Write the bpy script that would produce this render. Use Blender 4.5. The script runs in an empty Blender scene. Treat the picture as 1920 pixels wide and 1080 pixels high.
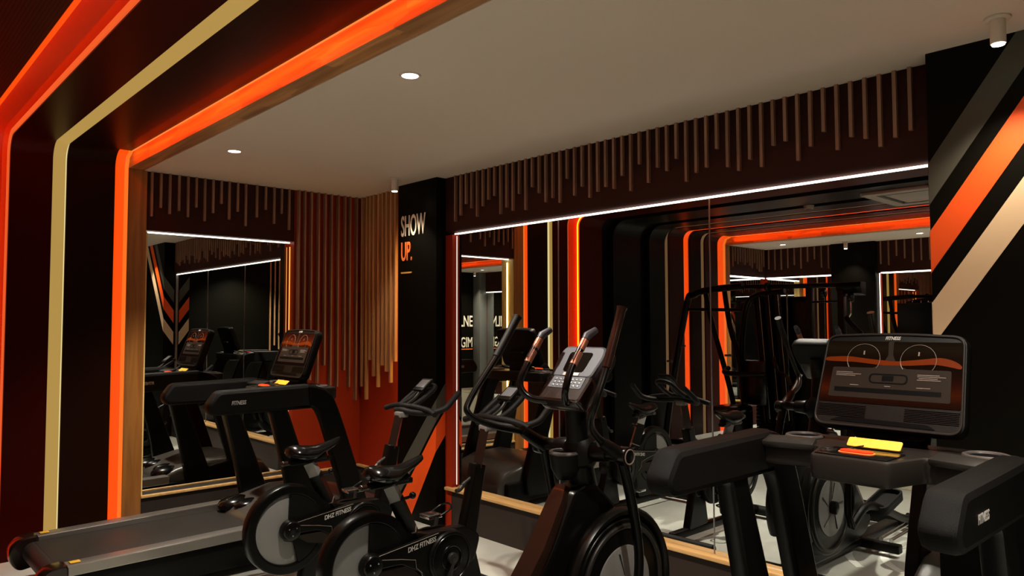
import bpy, bmesh, math, random
from mathutils import Vector, Matrix
random.seed(7)
SC = bpy.context.scene
COL = SC.collection
PI = math.pi

# ------------------------------------------------------------------ camera
CX, CY, CH = 5.851, -3.519, 1.55
YAW, PITCH, ROLL, FPX = 0.82709, 0.04739, -0.00274, 1387.9
cam = bpy.data.objects.new('camera', bpy.data.cameras.new('camera'))
COL.objects.link(cam)
cam.data.sensor_width = 36.0
cam.data.lens = 36.0 * FPX / 1920.0
cam.data.clip_start = 0.05
_f = Vector((-math.sin(YAW) * math.cos(PITCH), math.cos(YAW) * math.cos(PITCH), math.sin(PITCH)))
_r = Vector((math.cos(YAW), math.sin(YAW), 0))
_u = _r.cross(_f)
_r2 = math.cos(ROLL) * _r + math.sin(ROLL) * _u
_u2 = -math.sin(ROLL) * _r + math.cos(ROLL) * _u
_m = Matrix((_r2, _u2, -_f)).transposed().to_4x4()
_m.translation = Vector((CX, CY, CH))
cam.matrix_world = _m
SC.camera = cam

# ------------------------------------------------------------------ world, exposure
w = bpy.data.worlds.new('world'); SC.world = w; w.use_nodes = True
w.node_tree.nodes['Background'].inputs[0].default_value = (0.02, 0.014, 0.01, 1)
w.node_tree.nodes['Background'].inputs[1].default_value = 1.0
SC.view_settings.view_transform = 'Standard'
SC.view_settings.look = 'None'
SC.view_settings.gamma = 1
SC.view_settings.use_curve_mapping = False
SC.view_settings.exposure = 0.0
cy = SC.cycles
cy.max_bounces = 14; cy.glossy_bounces = 10; cy.diffuse_bounces = 4; cy.transmission_bounces = 6
cy.sample_clamp_indirect = 4.0
cy.caustics_reflective = True
cy.blur_glossy = 0.5
cy.use_denoising = True

BEAM_W = 14.0
DOWN_W, SPOT_W = 345.0, 50.0
WARM = (1.0, 0.93, 0.80)

def lamp(name, kind, loc, energy, color, aim=None, **kw):
    d = bpy.data.lights.new(name, kind); d.energy = energy; d.color = color
    for k, v in kw.items(): setattr(d, k, v)
    o = bpy.data.objects.new(name, d); COL.objects.link(o); o.location = loc
    if aim is not None:
        o.rotation_euler = (Vector(aim) - Vector(loc)).to_track_quat('-Z', 'Y').to_euler()
    return o

# ------------------------------------------------------------------ materials
MATS = {}
def mat(name, col, rough=0.5, metal=0.0, spec=0.5, emit=None, es=1.0, bump=0.0, bscale=200.0, vary=0.0, vscale=3.0, coat=0.0):
    m = bpy.data.materials.new(name); m.use_nodes = True
    nt = m.node_tree; b = nt.nodes['Principled BSDF']
    b.inputs['Base Color'].default_value = (*col, 1)
    b.inputs['Roughness'].default_value = rough
    b.inputs['Metallic'].default_value = metal
    b.inputs['Specular IOR Level'].default_value = spec
    b.inputs['Coat Weight'].default_value = coat
    if emit:
        b.inputs['Emission Color'].default_value = (*emit, 1)
        b.inputs['Emission Strength'].default_value = es
    tc = nt.nodes.new('ShaderNodeTexCoord')
    if vary > 0:
        n = nt.nodes.new('ShaderNodeTexNoise'); n.inputs['Scale'].default_value = vscale; n.inputs['Detail'].default_value = 5
        mx = nt.nodes.new('ShaderNodeMix'); mx.data_type = 'RGBA'
        mx.inputs[6].default_value = (*[c * (1 - vary) for c in col], 1)
        mx.inputs[7].default_value = (*[min(1, c * (1 + vary)) for c in col], 1)
        nt.links.new(tc.outputs['Object'], n.inputs['Vector'])
        nt.links.new(n.outputs['Fac'], mx.inputs[0]); nt.links.new(mx.outputs[2], b.inputs['Base Color'])
    if bump > 0:
        n = nt.nodes.new('ShaderNodeTexNoise'); n.inputs['Scale'].default_value = bscale; n.inputs['Detail'].default_value = 3
        bp = nt.nodes.new('ShaderNodeBump'); bp.inputs['Strength'].default_value = bump; bp.inputs['Distance'].default_value = 0.002
        nt.links.new(tc.outputs['Object'], n.inputs['Vector'])
        nt.links.new(n.outputs['Fac'], bp.inputs['Height']); nt.links.new(bp.outputs[0], b.inputs['Normal'])
    MATS[name] = m
    return m

def wood(name, c1, c2, rough=0.45, axis=2, block=0.0):
    m = bpy.data.materials.new(name); m.use_nodes = True
    nt = m.node_tree; b = nt.nodes['Principled BSDF']; b.inputs['Roughness'].default_value = rough
    tc = nt.nodes.new('ShaderNodeTexCoord'); mp = nt.nodes.new('ShaderNodeMapping')
    s = [26.0, 26.0, 26.0]; s[axis] = 1.6
    mp.inputs['Scale'].default_value = s
    n = nt.nodes.new('ShaderNodeTexNoise'); n.inputs['Scale'].default_value = 1.0; n.inputs['Detail'].default_value = 6; n.inputs['Distortion'].default_value = 0.6
    cr = nt.nodes.new('ShaderNodeValToRGB')
    cr.color_ramp.elements[0].position = 0.3; cr.color_ramp.elements[0].color = (*c1, 1)
    cr.color_ramp.elements[1].position = 0.7; cr.color_ramp.elements[1].color = (*c2, 1)
    nt.links.new(tc.outputs['Object'], mp.inputs[0]); nt.links.new(mp.outputs[0], n.inputs['Vector'])
    nt.links.new(n.outputs['Fac'], cr.inputs[0])
    out = cr.outputs[0]
    if block:
        mp2 = nt.nodes.new('ShaderNodeMapping'); s2 = [14.0, 14.0, 14.0]; s2[axis] = block
        mp2.inputs['Scale'].default_value = s2
        v = nt.nodes.new('ShaderNodeTexVoronoi'); v.distance = 'CHEBYCHEV'; v.inputs['Scale'].default_value = 1.0
        nt.links.new(tc.outputs['Object'], mp2.inputs[0]); nt.links.new(mp2.outputs[0], v.inputs['Vector'])
        hs = nt.nodes.new('ShaderNodeMix'); hs.data_type = 'RGBA'; hs.blend_type = 'MULTIPLY'; hs.inputs[0].default_value = 0.45
        bw = nt.nodes.new('ShaderNodeRGBToBW'); nt.links.new(v.outputs['Color'], bw.inputs[0])
        mul = nt.nodes.new('ShaderNodeMath'); mul.operation = 'MULTIPLY_ADD'; mul.inputs[1].default_value = 1.4; mul.inputs[2].default_value = 0.1
        nt.links.new(bw.outputs[0], mul.inputs[0])
        nt.links.new(out, hs.inputs[6]); nt.links.new(mul.outputs[0], hs.inputs[7]); out = hs.outputs[2]
    nt.links.new(out, b.inputs['Base Color'])
    MATS[name] = m
    return m

def emis(name, col, s):
    return mat(name, (0.0, 0.0, 0.0), 0.5, emit=col, es=s)

# equipment
mat('black_plastic', (0.0026, 0.0022, 0.0016), 0.42, bump=0.25, bscale=600, spec=0.15)
mat('black_satin', (0.002, 0.0018, 0.0014), 0.3, spec=0.18)
mat('black_gloss', (0.0022, 0.002, 0.0018), 0.22, coat=0.05, spec=0.3)
mat('textured_grip', (0.0014, 0.001, 0.0007), 0.42, bump=0.9, bscale=900, spec=0.11)
mat('rubber', (0.004, 0.0037, 0.0032), 0.6, spec=0.2)
mat('brown_gloss', (0.012, 0.005, 0.003), 0.22, coat=0.15, spec=0.35)
mat('dark_grey_metal', (0.016, 0.0145, 0.0125), 0.38, metal=0.2, spec=0.3)
mat('grey_metal', (0.17, 0.165, 0.155), 0.45, metal=0.3, vary=0.08)
mat('steel', (0.55, 0.54, 0.52), 0.22, metal=1.0)
mat('rail_metal', (0.26, 0.235, 0.21), 0.34, metal=0.75, bump=0.3, bscale=60)
mat('belt', (0.022, 0.019, 0.016), 0.42, bump=0.4, bscale=700, vary=0.15, spec=0.25)
mat('graphite', (0.01, 0.008, 0.0065), 0.38, spec=0.2)
mat('screen_glass', (0.003, 0.0015, 0.001), 0.10, spec=0.22)
mat('screen_grey', (0.014, 0.0105, 0.008), 0.35, spec=0.08)
mat('cup_ring', (0.05, 0.045, 0.042), 0.3)
mat('hood_grey', (0.050, 0.044, 0.038), 0.3, spec=0.4)
mat('cup_shade', (0.0015, 0.0015, 0.0015), 0.9, spec=0.05)  # flat near-black, paints the shade inside the cup holders
mat('screen_line', (0.14, 0.11, 0.09), 0.4, spec=0.2)
mat('screen_orange', (0.085, 0.012, 0.001), 0.3, spec=0.1)
mat('stop_red', (0.65, 0.025, 0.005), 0.35, emit=(0.8, 0.03, 0.0), es=0.25)
mat('copper', (0.26, 0.09, 0.045), 0.38, metal=0.4)
mat('yellow_tag', (0.62, 0.33, 0.02), 0.5, vary=0.12, vscale=60)
mat('white_print', (0.35, 0.33, 0.30), 0.5)
mat('lcd', (0.11, 0.115, 0.12), 0.3)
mat('silver_panel', (0.045, 0.045, 0.052), 0.5, metal=0.4, spec=0.25)
mat('cream_box', (0.62, 0.58, 0.42), 0.5)
# building
mat('ceiling_white', (0.66, 0.56, 0.46), 0.75, vary=0.03, vscale=1.2)
mat('wall_red', (0.27, 0.022, 0.005), 0.5, vary=0.08, vscale=1.5, spec=0.1)
mat('header_red', (0.04, 0.012, 0.009), 0.6, spec=0.1)
mat('black_wall', (0.003, 0.0025, 0.0013), 0.5, spec=0.06, vary=0.12, vscale=2)
mat('base_panel', (0.03, 0.023, 0.019), 0.45, spec=0.12)
mat('panel_red', (0.038, 0.0015, 0.0003), 0.34, spec=0.07)
mat('panel_dark', (0.013, 0.0035, 0.0012), 0.34, spec=0.07)
mat('panel_plum', (0.034, 0.0065, 0.004), 0.36, spec=0.1)
mat('panel_black', (0.007, 0.0068, 0.0055), 0.34, spec=0.1)
mat('rib_black', (0.001, 0.001, 0.001), 0.5, spec=0.05)
mat('rib_tan', (0.38, 0.22, 0.12), 0.5)
mat('rib_orange', (0.50, 0.030, 0.002), 0.45)
mat('rib_red', (0.40, 0.022, 0.004), 0.45)
mat('rib_cream', (0.70, 0.50, 0.20), 0.45)
mat('stripe_grey', (0.072, 0.07, 0.054), 0.5, spec=0.15)
mat('stripe_orange', (0.85, 0.085, 0.003), 0.5)
mat('stripe_cream', (0.72, 0.52, 0.32), 0.5)
mat('column_grey', (0.1, 0.1, 0.09), 0.45)
mat('letter_orange', (0.85, 0.17, 0.03), 0.5)
mat('letter_gold', (0.80, 0.42, 0.08), 0.5)
mat('letter_cream', (0.85, 0.76, 0.60), 0.5)
mat('vent_frame', (0.30, 0.25, 0.21), 0.5)
mat('vent_dark', (0.05, 0.045, 0.04), 0.5)
mat('seam', (0.30, 0.30, 0.29), 0.3, metal=0.7)
mat('floor_paint', (0.80, 0.80, 0.74), 0.4)
wood('slat_wood', (0.20, 0.10, 0.06), (0.34, 0.18, 0.11), 0.5)
wood('slat_wood_lit', (0.38, 0.18, 0.07), (0.60, 0.32, 0.13), 0.5)  # slat wood with the warm glow beside the pillar put into its colour
wood('portal_wood', (0.24, 0.085, 0.016), (0.44, 0.175, 0.035), 0.4)
wood('beam_wood', (0.34, 0.13, 0.04), (0.62, 0.30, 0.11), 0.4, axis=0, block=2.2)
wood('pine', (0.72, 0.48, 0.16), (0.85, 0.64, 0.26), 0.5)
wood('ledge_wood', (0.48, 0.27, 0.09), (0.68, 0.43, 0.17), 0.4, axis=0)
emis('led_white_dim', (1.0, 0.92, 0.80), 1.6)
emis('led_white', (1.0, 0.92, 0.80), 5.0)
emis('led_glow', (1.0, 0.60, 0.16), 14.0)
emis('led_warm', (1.0, 0.42, 0.08), 1.3)
emis('led_orange', (1.0, 0.070, 0.002), 1.1)
emis('led_orange_line', (1.0, 0.16, 0.03), 1.6)
emis('led_edge', (0.8, 0.10, 0.02), 1.0)
emis('led_amber', (1.0, 0.26, 0.03), 1.15)
emis('yellow_recess_glow', (0.43, 0.265, 0.065), 1.0)
emis('tan_added_glow', (0.15, 0.078, 0.032), 1.0)  # faint emission added to tan paint
emis('led_cove', (1.0, 0.13, 0.004), 13.0)
emis('amber_band_glow', (1.0, 0.17, 0.015), 1.0)  # brighter band of the channel light, set as emission colour
emis('cream_recess_glow', (1.0, 0.82, 0.38), 0.9)  # brighter side of the yellow recess light, set as emission colour
emis('led_orange_dim', (0.75, 0.065, 0.006), 0.9)
emis('lens', (1.0, 0.93, 0.82), 14.0)
# mirror
m = bpy.data.materials.new('mirror'); m.use_nodes = True
b = m.node_tree.nodes['Principled BSDF']
b.inputs['Base Color'].default_value = (0.80, 0.82, 0.80, 1); b.inputs['Metallic'].default_value = 1.0; b.inputs['Roughness'].default_value = 0.0
MATS['mirror'] = m
# floor: pale polished concrete with darker brown inlaid patches
m = mat('floor', (0.50, 0.49, 0.45), 0.38)
nt = m.node_tree; b = nt.nodes['Principled BSDF']
tc = nt.nodes.new('ShaderNodeTexCoord')
n = nt.nodes.new('ShaderNodeTexNoise'); n.inputs['Scale'].default_value = 2.3; n.inputs['Detail'].default_value = 8
cr = nt.nodes.new('ShaderNodeValToRGB')
cr.color_ramp.elements[0].position = 0.3; cr.color_ramp.elements[0].color = (0.38, 0.385, 0.34, 1)
cr.color_ramp.elements[1].position = 0.75; cr.color_ramp.elements[1].color = (0.55, 0.565, 0.51, 1)
nt.links.new(tc.outputs['Object'], n.inputs['Vector']); nt.links.new(n.outputs['Fac'], cr.inputs[0]); nt.links.new(cr.outputs[0], b.inputs['Base Color'])
# perforated red panel (dot pattern of small holes)
m = mat('panel_perforated', (0.07, 0.006, 0.0015), 0.4, spec=0.08)
nt = m.node_tree; b = nt.nodes['Principled BSDF']
tc = nt.nodes.new('ShaderNodeTexCoord')
v = nt.nodes.new('ShaderNodeTexVoronoi'); v.inputs['Scale'].default_value = 70; v.inputs['Randomness'].default_value = 0.0
cr = nt.nodes.new('ShaderNodeValToRGB')
cr.color_ramp.elements[0].position = 0.28; cr.color_ramp.elements[0].color = (0.012, 0.002, 0.001, 1)
cr.color_ramp.elements[1].position = 0.34; cr.color_ramp.elements[1].color = (0.07, 0.006, 0.0015, 1)
nt.links.new(tc.outputs['Object'], v.inputs['Vector']); nt.links.new(v.outputs['Distance'], cr.inputs[0]); nt.links.new(cr.outputs[0], b.inputs['Base Color'])

# ------------------------------------------------------------------ mesh helpers
class MB:
    def __init__(s): s.bm = bmesh.new()
    def _xf(s, vs, M):
        if M is not None:
            for v in vs: v.co = M @ v.co
    def box(s, lo, hi, bev=0.0, seg=2, M=None):
        t = bmesh.new(); bmesh.ops.create_cube(t, size=1.0)
        for v in t.verts:
            v.co = Vector([lo[i] + (hi[i] - lo[i]) * (v.co[i] + 0.5) for i in range(3)])
        if bev > 0: bmesh.ops.bevel(t, geom=t.edges[:], offset=bev, segments=seg, affect='EDGES', profile=0.5)
        return s._merge(t, M)
    def _merge(s, t, M=None):
        if M is not None:
            for v in t.verts: v.co = M @ v.co
        me = bpy.data.meshes.new('tmp'); t.to_mesh(me); t.free(); s.bm.from_mesh(me); bpy.data.meshes.remove(me)
        return s
    def mesh(s, me, M=None):
        t = bmesh.new(); t.from_mesh(me); return s._merge(t, M)
    def cyl(s, a, b, r0, r1=None, n=24, caps=True, bev=0.0):
        a = Vector(a); b = Vector(b); r1 = r0 if r1 is None else r1
        t = bmesh.new(); L = (b - a).length
        bmesh.ops.create_cone(t, cap_ends=caps, segments=n, radius1=r0, radius2=r1, depth=L)
        if bev > 0:
            es = [e for e in t.edges if abs(e.verts[0].co.z - e.verts[1].co.z) < 1e-6]
            bmesh.ops.bevel(t, geom=es, offset=bev, segments=2, affect='EDGES', profile=0.5)
        M = Matrix.Translation((a + b) / 2) @ (b - a).to_track_quat('Z', 'Y').to_matrix().to_4x4()
        return s._merge(t, M)
    def sphere(s, c, r, sc=(1, 1, 1), n=16):
        t = bmesh.new(); bmesh.ops.create_uvsphere(t, u_segments=n, v_segments=n // 2 + 2, radius=r)
        return s._merge(t, Matrix.Translation(c) @ Matrix.Diagonal((*sc, 1)))
    def tube(s, pts, r, n=12, sub=6, sec=(1, 1), up=None, caps=True, smooth=True):
        P = [Vector(p) for p in pts]; R = list(r) if isinstance(r, (list, tuple)) else [r] * len(P)
        if smooth and len(P) > 2:
            Q = []; RR = []
            for i in range(len(P) - 1):
                p0 = P[max(i - 1, 0)]; p1 = P[i]; p2 = P[i + 1]; p3 = P[min(i + 2, len(P) - 1)]
                for k in range(sub):
                    t = k / sub
                    Q.append(0.5 * ((2 * p1) + (p2 - p0) * t + (2 * p0 - 5 * p1 + 4 * p2 - p3) * t * t + (3 * p1 - p0 - 3 * p2 + p3) * t ** 3))
                    RR.append(R[i] + (R[i + 1] - R[i]) * t)
            Q.append(P[-1]); RR.append(R[-1]); P, R = Q, RR
        T = []
        for i in range(len(P)):
            d = P[min(i + 1, len(P) - 1)] - P[max(i - 1, 0)]; T.append(d.normalized())
        nrm = Vector(up) if up else (Vector((0, 0, 1)) if abs(T[0].z) < 0.9 else Vector((1, 0, 0)))
        bm = s.bm; rings = []
        for i, p in enumerate(P):
            nrm = (nrm - T[i] * nrm.dot(T[i]))
            if nrm.length < 1e-5: nrm = T[i].orthogonal()
            nrm.normalize(); bi = T[i].cross(nrm)
            rings.append([bm.verts.new(p + (nrm * math.cos(2 * PI * k / n) * sec[0] + bi * math.sin(2 * PI * k / n) * sec[1]) * R[i]) for k in range(n)])
        for i in range(len(rings) - 1):
            for k in range(n):
                bm.faces.new((rings[i][k], rings[i][(k + 1) % n], rings[i + 1][(k + 1) % n], rings[i + 1][k]))
        if caps:
            bm.faces.new(rings[0][::-1]); bm.faces.new(rings[-1])
        return s
    def loft(s, rings, caps=True):
        bm = s.bm; R = [[bm.verts.new(p) for p in r] for r in rings]; n = len(R[0])
        for i in range(len(R) - 1):
            for k in range(n):
                bm.faces.new((R[i][k], R[i][(k + 1) % n], R[i + 1][(k + 1) % n], R[i + 1][k]))
        if caps: bm.faces.new(R[0][::-1]); bm.faces.new(R[-1])
        return s
    def prism(s, loops, axis, lo, hi, bev=0.0, M=None):
        """closed outlines (first outer, rest holes) extruded along an axis; outline coords are the two next axes in cyclic order"""
        cu = bpy.data.curves.new('tmpc', 'CURVE'); cu.dimensions = '2D'; cu.fill_mode = 'BOTH'
        cu.extrude = max(1e-4, (hi - lo) / 2 - bev); cu.bevel_depth = bev; cu.bevel_resolution = 1 if bev > 0 else 0; cu.offset = -bev
        for lp in loops:
            sp = cu.splines.new('POLY'); sp.points.add(len(lp) - 1); sp.use_cyclic_u = True
            for i, (a, b_) in enumerate(lp): sp.points[i].co = (a, b_, 0, 1)
        ob = bpy.data.objects.new('tmpo', cu); COL.objects.link(ob)
        dg = bpy.context.evaluated_depsgraph_get(); me = bpy.data.meshes.new_from_object(ob.evaluated_get(dg))
        bpy.data.objects.remove(ob); bpy.data.curves.remove(cu)
        c = (lo + hi) / 2
        for v in me.vertices:
            a, b_, z = v.co
            if axis == 0: v.co = (z + c, a, b_)
            elif axis == 1: v.co = (b_, z + c, a)
            else: v.co = (a, b_, z + c)
        s.mesh(me, M); bpy.data.meshes.remove(me)
        return s
    def torus(s, c, R, r, axis=0, n=40, m=10, arc=(0, 2 * PI), sx=1.0):
        pts = []
        full = abs(arc[1] - arc[0] - 2 * PI) < 1e-6
        rings = []
        N = n if full else n + 1
        for i in range(N):
            a = arc[0] + (arc[1] - arc[0]) * i / n
            ring = []
            for k in range(m):
                b_ = 2 * PI * k / m
                rad = R + r * math.cos(b_); h = r * math.sin(b_) * sx
                if axis == 0: p = Vector((h, rad * math.cos(a), rad * math.sin(a)))
                elif axis == 1: p = Vector((rad * math.cos(a), h, rad * math.sin(a)))
                else: p = Vector((rad * math.cos(a), rad * math.sin(a), h))
                ring.append(s.bm.verts.new(p + Vector(c)))
            rings.append(ring)
        for i in range(N if full else N - 1):
            for k in range(m):
                s.bm.faces.new((rings[i][k], rings[i][(k + 1) % m], rings[(i + 1) % N][(k + 1) % m], rings[(i + 1) % N][k]))
        return s
    def build(s, name, material, parent=None, flat=False, angle=40, loc=None, M=None):
        if M is not None:
            for v in s.bm.verts: v.co = M @ v.co
        bmesh.ops.recalc_face_normals(s.bm, faces=s.bm.faces[:])
        me = bpy.data.meshes.new(name); s.bm.to_mesh(me); s.bm.free()
        if not flat:
            for p in me.polygons: p.use_smooth = True
            me.set_sharp_from_angle(angle=math.radians(angle))
        me.materials.append(MATS[material])
        o = bpy.data.objects.new(name, me); COL.objects.link(o)
        if parent is not None: o.parent = parent
        if loc is not None: o.location = loc
        return o

def rnd(pts, r, n=5):
    """round the corners of a polygon; r is a number or a list"""
    out = []; N = len(pts)
    for i, p in enumerate(pts):
        rr = r[i] if isinstance(r, (list, tuple)) else r
        p = Vector(p); a = Vector(pts[i - 1]); b_ = Vector(pts[(i + 1) % N])
        if rr <= 0: out.append((p.x, p.y)); continue
        da = (a - p); db = (b_ - p); ra = min(rr, da.length * 0.49); rb = min(rr, db.length * 0.49)
        A = p + da.normalized() * ra; B_ = p + db.normalized() * rb
        for k in range(n + 1):
            t = k / n; q = A * (1 - t) ** 2 + p * 2 * t * (1 - t) + B_ * t * t; out.append((q.x, q.y))
    return out

def text_mesh(txt, size, depth=0.0008, xs=0.62, align='CENTER', shear=0.0, bold=0.0):
    cu = bpy.data.curves.new('t', 'FONT'); cu.body = txt; cu.size = 1.0; cu.extrude = depth; cu.align_x = align; cu.shear = shear; cu.offset = bold
    ob = bpy.data.objects.new('t', cu); COL.objects.link(ob)
    dg = bpy.context.evaluated_depsgraph_get(); me = bpy.data.meshes.new_from_object(ob.evaluated_get(dg))
    bpy.data.objects.remove(ob); bpy.data.curves.remove(cu)
    for v in me.vertices: v.co = (v.co.x * size * xs, v.co.y * size, v.co.z)
    return me

def frame(o, x, y):
    """matrix: local x -> vector x, local y -> vector y, local z -> x cross y, origin o"""
    x = Vector(x).normalized(); y = Vector(y).normalized(); z = x.cross(y)
    M = Matrix((x, y, z)).transposed().to_4x4(); M.translation = Vector(o); return M

def tag(o, label=None, cat=None, group=None, kind=None):
    if label: o['label'] = label
    if cat: o['category'] = cat
    if group: o['group'] = group
    if kind: o['kind'] = kind
    return o
def thing(name, label, cat, loc=(0, 0, 0), rz=0, group=None):
    o = bpy.data.objects.new(name, None); COL.objects.link(o); o.location = loc; o.rotation_euler = (0, 0, rz)
    o.empty_display_size = 0.1
    return tag(o, label, cat, group)
def struct(name, mb, material, **k):
    return tag(mb.build(name, material, **k), kind='structure')
def copy_tree(o, parent=None):
    c = o.copy(); COL.objects.link(c)
    if parent is not None: c.parent = parent
    for ch in list(o.children): copy_tree(ch, c)
    return c

# ------------------------------------------------------------------ room shell
XE = 6.7           # far right wall
YB = -7.2          # wall opposite the long mirror
HA = 2.685         # white ceilings
HT = 2.80          # tunnel ceiling
YA0, YA1 = -1.95, -1.82   # wooden portal, near zone
YBW0, YBW1 = -6.15, -6.03 # wooden portal, far zone

struct('floor', MB().box((-0.4, YB - 0.4, -0.1), (XE + 0.3, 0.4, 0.0)), 'floor')
struct('ceiling', MB().box((-0.4, YA1 - 0.02, HA), (XE + 0.3, 0.4, HA + 0.15)), 'ceiling_white')
struct('ceiling', MB().box((-0.4, YB - 0.4, HA), (XE + 0.3, YBW0 + 0.01, HA + 0.15)), 'ceiling_white')
struct('wall_right', MB().box((XE + 0.1, YB - 0.3, 0), (XE + 0.25, 0.3, HT + 0.05)), 'black_wall')
struct('wall_outside', MB().box((-0.4, YB - 0.5, -0.1), (-0.3, 0.5, 3.1)).box((-0.4, 0.35, -0.1), (XE + 0.3, 0.5, 3.1)).box((-0.4, YB - 0.5, -0.1), (XE + 0.3, YB - 0.4, 3.1)).box((-0.4, YB - 0.5, 3.0), (XE + 0.3, 0.5, 3.1)), 'black_wall')

# long wall with the mirror (y = 0)
MX0, MX1 = 1.345, 4.752
ZT, ZL = 0.302, 2.235
struct('wall_back', MB().box((-0.3, 0.05, 0), (XE, 0.3, HA)), 'wall_red')
struct('trim_1', MB().prism([[(0.0, ZL + 0.040), (0.028, ZL + 0.012), (0.05, ZL + 0.012), (0.05, HA), (0.0, HA)]], 0, MX0 - 0.1, MX1 + 0.02), 'header_red', flat=True)
struct('trim_2', MB().box((MX0 - 0.005, -0.0, 0.0), (MX1 + 0.02, 0.05, ZT - 0.022)), 'base_panel')
struct('wall_back', MB().box((-0.3, 0.0, 0.28), (0.76, 0.05, HA)), 'wall_red')
struct('trim_3', MB().box((-0.0, -0.006, 0.0), (0.76, 0.05, 0.28)), 'base_panel')
# mirror panels: three sheets, thin metal joints
xs = [MX0 + 0.02, 2.446, 3.599, MX1]
for i in range(3):
    o = MB().box((xs[i] + 0.002, 0.035, ZT - 0.01), (xs[i + 1] - 0.002, 0.049, ZL + 0.01)).build('wall_mirror', 'mirror', flat=True)
    tag(o, ['frameless mirror panel nearest the SHOW UP pillar on the long wall', 'middle of the three tall mirror panels on the long wall',
            'frameless mirror panel beside the striped black wall on the long wall'][i], 'mirror', 'mirror panels on the long wall')
struct('trim_4', MB().box((MX1 - 0.006, 0.02, ZT), (MX1 + 0.004, 0.036, ZL)).box((xs[1] - 0.0025, 0.031, ZT), (xs[1] + 0.0025, 0.036, ZL)).box((xs[2] - 0.0025, 0.031, ZT), (xs[2] + 0.0025, 0.036, ZL)), 'seam')
tag(MB().box((MX0, 0.022, ZL + 0.002), (MX1, 0.034, ZL + 0.010), 0.002).build('led_strip', 'led_white'), 'long white light strip along the top of the long wall mirror', 'light strip')
tag(MB().box((MX0 + 0.014, 0.031, ZT + 0.02), (MX0 + 0.018, 0.0345, ZL - 0.01), 0.0005).build('led_strip', 'led_white_dim'), 'thin upright white light strip beside the SHOW UP pillar at the mirror edge', 'light strip')
tag(MB().box((MX0 - 0.06, -0.03, ZT - 0.022), (MX1, 0.035, ZT), 0.004).build('wood_ledge', 'ledge_wood'), 'narrow pale wooden ledge under the long wall mirror', 'ledge')

# SHOW UP pillar
PX0, PX1, PY = 0.74, 1.262, -0.09
pil = struct('trim_5', MB().box((PX0, PY, 0), (PX1, 0.05, HA), 0.002), 'black_wall')
struct('trim_6', MB().box((PX1, -0.0, 0.0), (MX0 - 0.0, 0.05, ZL), 0.0), 'wall_red')
def decal(name, pts, material, y, label, cat='wall graphic', axis=1, side=-1, th=0.002, group=None):
    # pts are (x, z) on a wall facing -y, or (y, z) on a wall facing +x / -x
    mb = MB()
    if axis == 1: mb.prism([[(z, x) for x, z in pts]], 1, min(y, y + side * th), max(y, y + side * th))
    else: mb.prism([pts], 0, min(y, y + side * th), max(y, y + side * th))
    return mb
def stripe(name, front, fy, sidepts, sx, sside, material, label):
    mb = MB()
    for pts in front: mb.prism([[(z, x) for x, z in pts]], 1, fy - 0.002, fy)
    for pts in sidepts: mb.prism([pts], 0, min(sx, sx + sside * 0.002), max(sx, sx + sside * 0.002))
    o = mb.build(name, material, flat=True); tag(o, label, 'wall graphic'); return o
stripe('painted_stripe', [[(0.742, 0.03), (0.92, 0.002), (PX1, 0.575), (PX1, 0.765), (0.742, 0.085)]], PY, [[(PY, 0.575), (-0.001, 0.69), (-0.001, 0.88), (PY, 0.765)]], PX1, 1, 'stripe_orange', 'orange slanting stripe low on the SHOW UP pillar')
stripe('painted_stripe', [[(0.742, 0.345), (0.742, 0.13), (PX1, 0.80), (PX1, 0.965)]], PY, [[(PY, 0.80), (-0.001, 0.915), (-0.001, 1.09), (PY, 0.965)]], PX1, 1, 'stripe_grey', 'dark grey slanting stripe above the orange one on the SHOW UP pillar')

def wall_text(name, body, x, z, cap, y, material, label, xs=0.5, flip=False, bold=0.012):
    me = text_mesh(body, cap / 0.70, 0.002, xs, 'LEFT', 0, bold)
    M = frame((x, y, z), (1, 0, 0), (0, 0, 1))
    o = MB().mesh(me, M).build(name, material, flat=True); bpy.data.meshes.remove(me)
    tag(o, label, 'lettering'); return o
wall_text('wall_lettering', 'SHOW', 0.782, 2.262, 0.165, PY - 0.003, 'letter_cream', 'cream painted word SHOW on the black pillar', xs=0.47)
wall_text('wall_lettering', 'UP.', 0.782, 2.062, 0.150, PY - 0.003, 'letter_orange', 'orange painted word UP. under SHOW on the black pillar', xs=0.52)
tag(MB().box((0.785, PY - 0.004, 1.955), (0.935, PY, 1.967)).build('painted_dash', 'letter_gold'), 'short orange dash under the lettering on the black pillar', 'wall graphic')

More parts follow.
